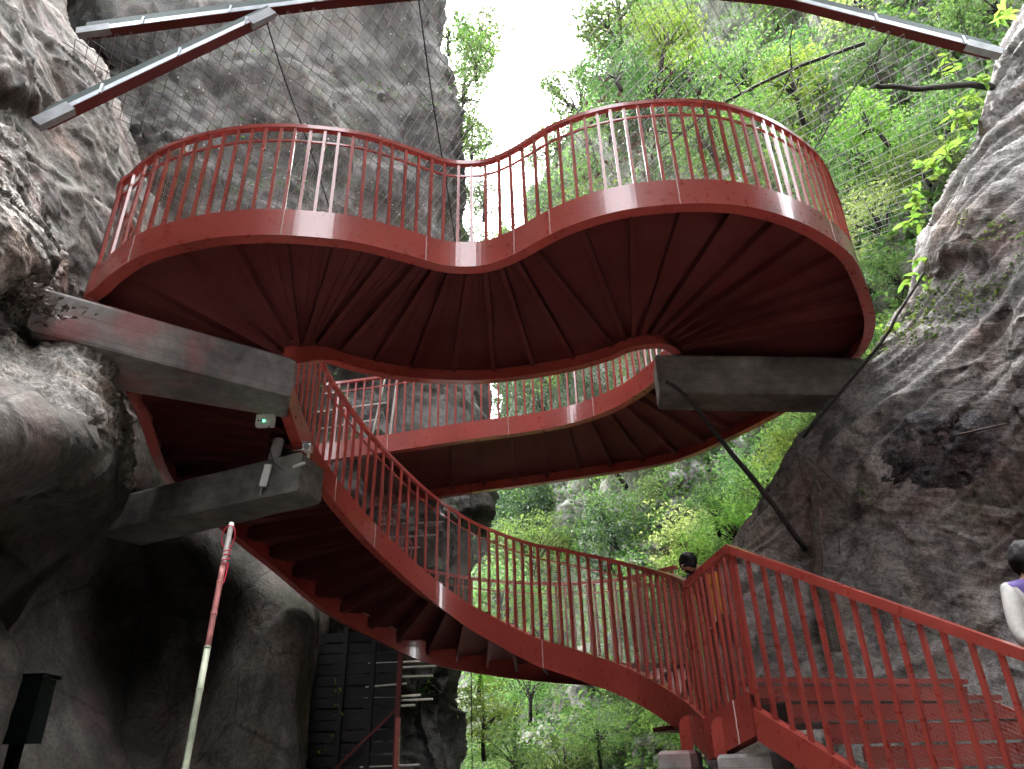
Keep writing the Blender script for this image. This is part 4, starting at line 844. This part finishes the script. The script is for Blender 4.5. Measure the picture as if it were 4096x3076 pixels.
lp(MB().bar((-2.45, 12.5, 6.05), (-1.84, 12.5, 5.05), .06, .05), 'handrail', RED)
for u in np.linspace(0, 1, 11):
    x = -2.42 + .57*u; z1 = 6.0-.95*u; lp(MB().bar((x, 12.5, z1-1.15), (x, 12.5, z1), .022, .022), 'baluster', RED)
pipes = [(-1.92,-1.30,5.47),(-1.90,-1.42,5.22),(-1.91,-1.70,5.0),(-1.93,-1.85,5.72),(-1.93,-1.80,5.57),(-1.95,-1.55,3.13),(-1.96,-1.38,3.05),(-1.97,-1.43,2.91),(-1.97,-1.85,2.77),(-1.98,-1.62,2.60),(-1.98,-1.42,2.55),(-1.98,-1.70,2.47),(-1.98,-1.60,1.62)]
for x0, x1, z in pipes:
    MB().tube([(x0-.55, 12.6, z-.01), (x1, 12.55, z+rng.normal(0, .012))], .017, 8).build('scaffold_pole', PIPE, label='pale horizontal pole jutting from the frame in front of the dark cliff', cat='pole', group='pale poles jutting beside the steep stair')
for a, b, label in [((-3.5,11.4,7.15),(-2.2,11.3,7.25),'pale pole lashed across behind the rear walkway rail'),((-3.4,11.45,6.85),(-2.35,11.35,6.95),'lower pale pole lashed across behind the rear walkway rail'),((-2.24,11.3,7.85),(-2.45,11.3,6.4),'thin white upright pole behind the rear walkway rail'),((-2.03,11.3,7.85),(-2.12,11.3,6.5),'thicker white upright pole behind the rear walkway rail')]:
    MB().tube([a, b], .022 if 'thicker' in label else .016, 8).build('scaffold_pole', PIPE, label=label, cat='pole')
MB().tube([(-.8, 12.6, 8.6), (-.82, 12.6, 4), (-.78, 12.6, 0)], .008, 5).build('hanging_rope', BLACK, label='dark rope hanging straight down in the gorge behind the stairs', cat='rope')
t = thing('vine_sprig', 'small green vine sprig in front of the dark steep stair', 'plant', (-2.75, 11.6, 2.2)); rr = random.Random(4)
vp = [(0, 0, .55), (.03, 0, .4), (.05, .02, .25), (.08, 0, .1), (.0, 0, -.2), (-.1, .0, -.3)]; MB().tube(vp, .005, 5).build('stem', BARK, t)
for i in range(14):
    p = vp[i % 6]; o = link('leaf', LM[1], t); o.location = (p[0]+rr.gauss(0, .05), p[1]-.03, p[2]+rr.gauss(0, .05)); o.rotation_euler = (rr.gauss(0, .5), rr.uniform(0, 1), rr.uniform(0, 6)); o.scale = (.7,)*3

# ------------------------------------------------------------------ people
SKIN = m_plain('skin', (.45, .27, .19), .5, 0, .08); HAIR = m_plain('black_hair', (.012, .01, .009), .75, 0, .5, 90)
NAVY = m_plain('navy_jacket', (.012, .016, .045), .7); ORANGE = m_plain('orange_shirt', (.55, .22, .02), .7); TROUS = m_plain('dark_trousers', (.02, .02, .022), .8); SHOE = m_plain('dark_shoe', (.03, .025, .02), .6)
WHITEC = m_plain('white_knit_sleeve', (.5, .49, .47), .85, 0, .1, 40); PURP = m_plain('purple_vest', (.07, .04, .20), .7)
def person(name, label, base, J, radii, bones, bonemat, mats, head, look, hair_scale=1.0, tall=1.0):
    """skin-modifier body; J joints relative to base, bones as joint pairs"""
    t = thing(name, label, 'person', base); t.scale = (tall,)*3
    names = list(J); idx = {n: i for i, n in enumerate(names)}
    me = bpy.data.meshes.new('body'); me.from_pydata([J[n] for n in names], [(idx[a], idx[b]) for a, b in bones], []); ob_ = bpy.data.objects.new('body', me); COL.objects.link(ob_)
    sk = ob_.modifiers.new('skin', 'SKIN'); sk.use_smooth_shade = True; ss = ob_.modifiers.new('sub', 'SUBSURF'); ss.levels = 2; ss.render_levels = 2
    for n in names: me.skin_vertices[0].data[idx[n]].radius = radii[n] if isinstance(radii[n], tuple) else (radii[n], radii[n])
    me.skin_vertices[0].data[idx['pelvis']].use_root = True
    bpy.context.view_layer.update(); ev = ob_.evaluated_get(bpy.context.evaluated_depsgraph_get()); nm = bpy.data.meshes.new_from_object(ev)
    bpy.data.objects.remove(ob_); nm.name = 'body'; nm.materials.clear()
    for m in mats: nm.materials.append(m)
    A = np.array([J[a] for a, b in bones]); B = np.array([J[b] for a, b in bones])
    cs_ = np.array([p.center for p in nm.polygons]); dm = []
    for a, b in zip(A, B):
        ab = b-a; u = np.clip(((cs_-a) @ ab)/(ab @ ab), 0, 1); dm.append(np.linalg.norm(cs_ - (a + u[:, None]*ab), axis=1))
    bi = np.argmin(np.array(dm), 0); nm.polygons.foreach_set('material_index', np.array([bonemat[i] for i in bi], np.int32)); nm.polygons.foreach_set('use_smooth', np.ones(len(nm.polygons), bool))
    link('body', nm, t)
    # hair: shell around the back and top of the head
    h = np.array(J['head']); lk = np.array(look, float); lk /= np.linalg.norm(lk); th, ph = np.meshgrid(np.linspace(0, np.pi, 22), np.linspace(0, 2*np.pi, 30, endpoint=False))
    S = np.stack([np.sin(th)*np.cos(ph), np.sin(th)*np.sin(ph), np.cos(th)], -1); front = S @ lk
    rad = .110*(1 + .06*fbm(S*3, 2) + .07*ridged(S*np.array((13, 13, 3.)), 2)) - np.clip(front-.35, 0, 1)*.06*(S[..., 2] < .55); V = h + np.array((0, 0, .015)) + S*rad[..., None]*np.array((.92, .98, 1.08))*hair_scale
    i, j = np.meshgrid(np.arange(30), np.arange(21), indexing='ij'); Q = np.stack([i*22+j, i*22+j+1, ((i+1) % 30)*22+j+1, ((i+1) % 30)*22+j], -1)[(S[:, :-1, 2] > -.55) | (front[:, :-1] < 0)]
    link('hair', nmesh('hair', V.reshape(-1, 3), Q.reshape(-1, 4), None, True, [HAIR]), t)
    # face
    side = np.cross(lk, (0, 0, 1)); side /= np.linalg.norm(side); f0 = h + lk*.095
    link('nose', MB().tube([f0+(0, 0, .01), f0+lk*.022+(0, 0, -.02), f0+(0, 0, -.03)], [.006, .013, .008], 8).mesh('nose', [SKIN], True), t)
    for s in (-1, 1): link('eye', MB().tube([f0+side*s*.032+(0, 0, .012)-lk*.006, f0+side*s*.032+(0, 0, .012)+lk*.001], .011, 8).mesh('eye', [DARKP], True), t)
    link('mouth', MB().tube([f0-side*.022+(0, 0, -.055)-lk*.008, f0+(0, 0, -.057)+lk*.0, f0+side*.022+(0, 0, -.055)-lk*.008], .006, 6).mesh('mouth', [m_plain('lips', (.4, .15, .13), .5)], True), t)
    return t
def hand_bones(J, bones, bm, rad, wrist, d, nrm, m):
    """palm plus five bent fingers grown from a wrist joint"""
    d = np.array(d, float); d /= np.linalg.norm(d); n = np.array(nrm, float); n -= d*(n @ d); n /= np.linalg.norm(n); s = np.cross(d, n); w_ = np.array(J[wrist])
    pn = wrist + '_palm'; J[pn] = tuple(w_ + d*.06); rad[pn] = (.034, .016); bones.append((wrist, pn)); bm.append(m)
    for k, (off, L) in enumerate(((-.028, .055), (-.010, .068), (.010, .072), (.028, .062))):
        p = [w_ + d*.09 + s*off, w_ + d*(.09+L*.5) + s*off*1.1 + n*.008, w_ + d*(.09+L*.85) + s*off*1.1 + n*.03]; prev = pn
        for q, pt in enumerate(p): nm_ = '%s_f%d%d' % (wrist, k, q); J[nm_] = tuple(pt); rad[nm_] = .0095-.001*q; bones.append((prev, nm_)); bm.append(m); prev = nm_
    prev = pn
    for q, pt in enumerate([w_ + d*.045 - s*.045 + n*.01, w_ + d*.085 - s*.058 + n*.022]): nm_ = '%s_t%d' % (wrist, q); J[nm_] = tuple(pt); rad[nm_] = .0105-.001*q; bones.append((prev, nm_)); bm.append(m); prev = nm_

def standing(lean=(0, 0), lsh=None, lel=None, lwr=None, rel=None, rwr=None, turn=0, headoff=(0, 0, 0)):
    lx, ly = lean
    J = {'pelvis': (0, 0, .90), 'spine': (lx*.4, ly*.4, 1.12), 'chest': (lx*.8, ly*.8, 1.30), 'neck': (lx, ly, 1.43), 'head': (lx*1.15+headoff[0], ly*1.15+headoff[1], 1.55+headoff[2]), 'crown_': (lx*1.2+headoff[0]*1.1, ly*1.2+headoff[1]*1.1, 1.62+headoff[2])}
    c, s_ = math.cos(turn), math.sin(turn)
    rot = lambda x, y: (x*c - y*s_, x*s_ + y*c)
    for nm, sg in (('l', -1), ('r', 1)):
        hx, hy = rot(sg*.09, 0); J[nm+'hip'] = (hx, hy, .86); J[nm+'knee'] = (*rot(sg*.10, -.03), .47); J[nm+'ankle'] = (*rot(sg*.10, .02), .085); J[nm+'toe'] = (*rot(sg*.12, -.14), .03)
        sx, sy = rot(sg*.165, 0); J[nm+'sh'] = (sx+lx*.95, sy+ly*.95, 1.37); J[nm+'el'] = (sx*1.25+lx, sy*1.25+ly, 1.08); ex, ey = rot(sg*.2, -.14); J[nm+'wr'] = (ex+lx, ey+ly, .88)
    rad = {'pelvis': (.15, .11), 'spine': (.14, .10), 'chest': (.155, .105), 'neck': .05, 'head': (.085, .095), 'crown_': .07}
    for nm in 'lr': rad.update({nm+'hip': .085, nm+'knee': .058, nm+'ankle': .042, nm+'toe': .034, nm+'sh': .058, nm+'el': .043, nm+'wr': .028})
    bones = [('pelvis', 'spine'), ('spine', 'chest'), ('chest', 'neck'), ('neck', 'head'), ('head', 'crown_')]
    for nm in 'lr': bones += [('pelvis', nm+'hip'), (nm+'hip', nm+'knee'), (nm+'knee', nm+'ankle'), (nm+'ankle', nm+'toe'), ('chest', nm+'sh'), (nm+'sh', nm+'el'), (nm+'el', nm+'wr')]
    return J, rad, bones
# mats: 0 skin 1 top 2 trousers 3 shoes 4 sleeve
J, rad, bones = standing(lean=(-.12, -.06), headoff=(-.13, -.05, -.05), turn=-.9)
bm = [1, 1, 1, 0, 0] + [2, 2, 2, 3, 1, 4, 4]*2
for wnm in ('lwr', 'rwr'): hand_bones(J, bones, bm, rad, wnm, (-.3, -.3, -.9), (-1, 0, 0), 0)
rad['chest'] = (.20, .16); rad['lsh'] = rad['rsh'] = .085
person('person', 'person with black hair in navy and orange jacket bending behind the landing rail', (2.16, 8.2, 2.062), J, rad, bones, bm, [SKIN, NAVY, TROUS, SHOE, ORANGE], None, (-.8, -.5, -.3), tall=.97)
J, rad, bones = standing(lean=(.02, -.02), turn=.5)
J['lsh'] = (-.15, .0, 1.37); J['lel'] = (-.24, -.10, 1.05); J['lwr'] = (-.06, -.26, .98)
bm = [1, 1, 1, 0, 0] + [2, 2, 2, 3, 1, 4, 4]*2
hand_bones(J, bones, bm, rad, 'lwr', (.9, -.4, .1), (0, -.2, 1), 0); hand_bones(J, bones, bm, rad, 'rwr', (0, -.3, -.9), (-1, 0, 0), 0)
rad['lsh'] = .066; rad['lel'] = .055; rad['lwr'] = .036
person('person', 'person in white knit sleeves and purple vest descending the straight stair', (3.27, 4.72, 1.115), J, rad, bones, bm, [SKIN, PURP, TROUS, SHOE, WHITEC], None, (.5, -.85, -.1))

# ------------------------------------------------------------------ damp air in the gorge
hz = MB().box((0, 0, 44), (640, 640, 91.6)); hm = bpy.data.materials.new('haze'); hm.use_nodes = True; hn = hm.node_tree; hn.nodes.clear()
ho = hn.nodes.new('ShaderNodeOutputMaterial'); hv = hn.nodes.new('ShaderNodeVolumePrincipled'); hv.inputs['Density'].default_value = .016; hv.inputs['Color'].default_value = (.93, .96, 1.0, 1); hv.inputs['Anisotropy'].default_value = .3
hn.links.new(hv.outputs[0], ho.inputs['Volume']); hz.build('haze', hm, kind='stuff')
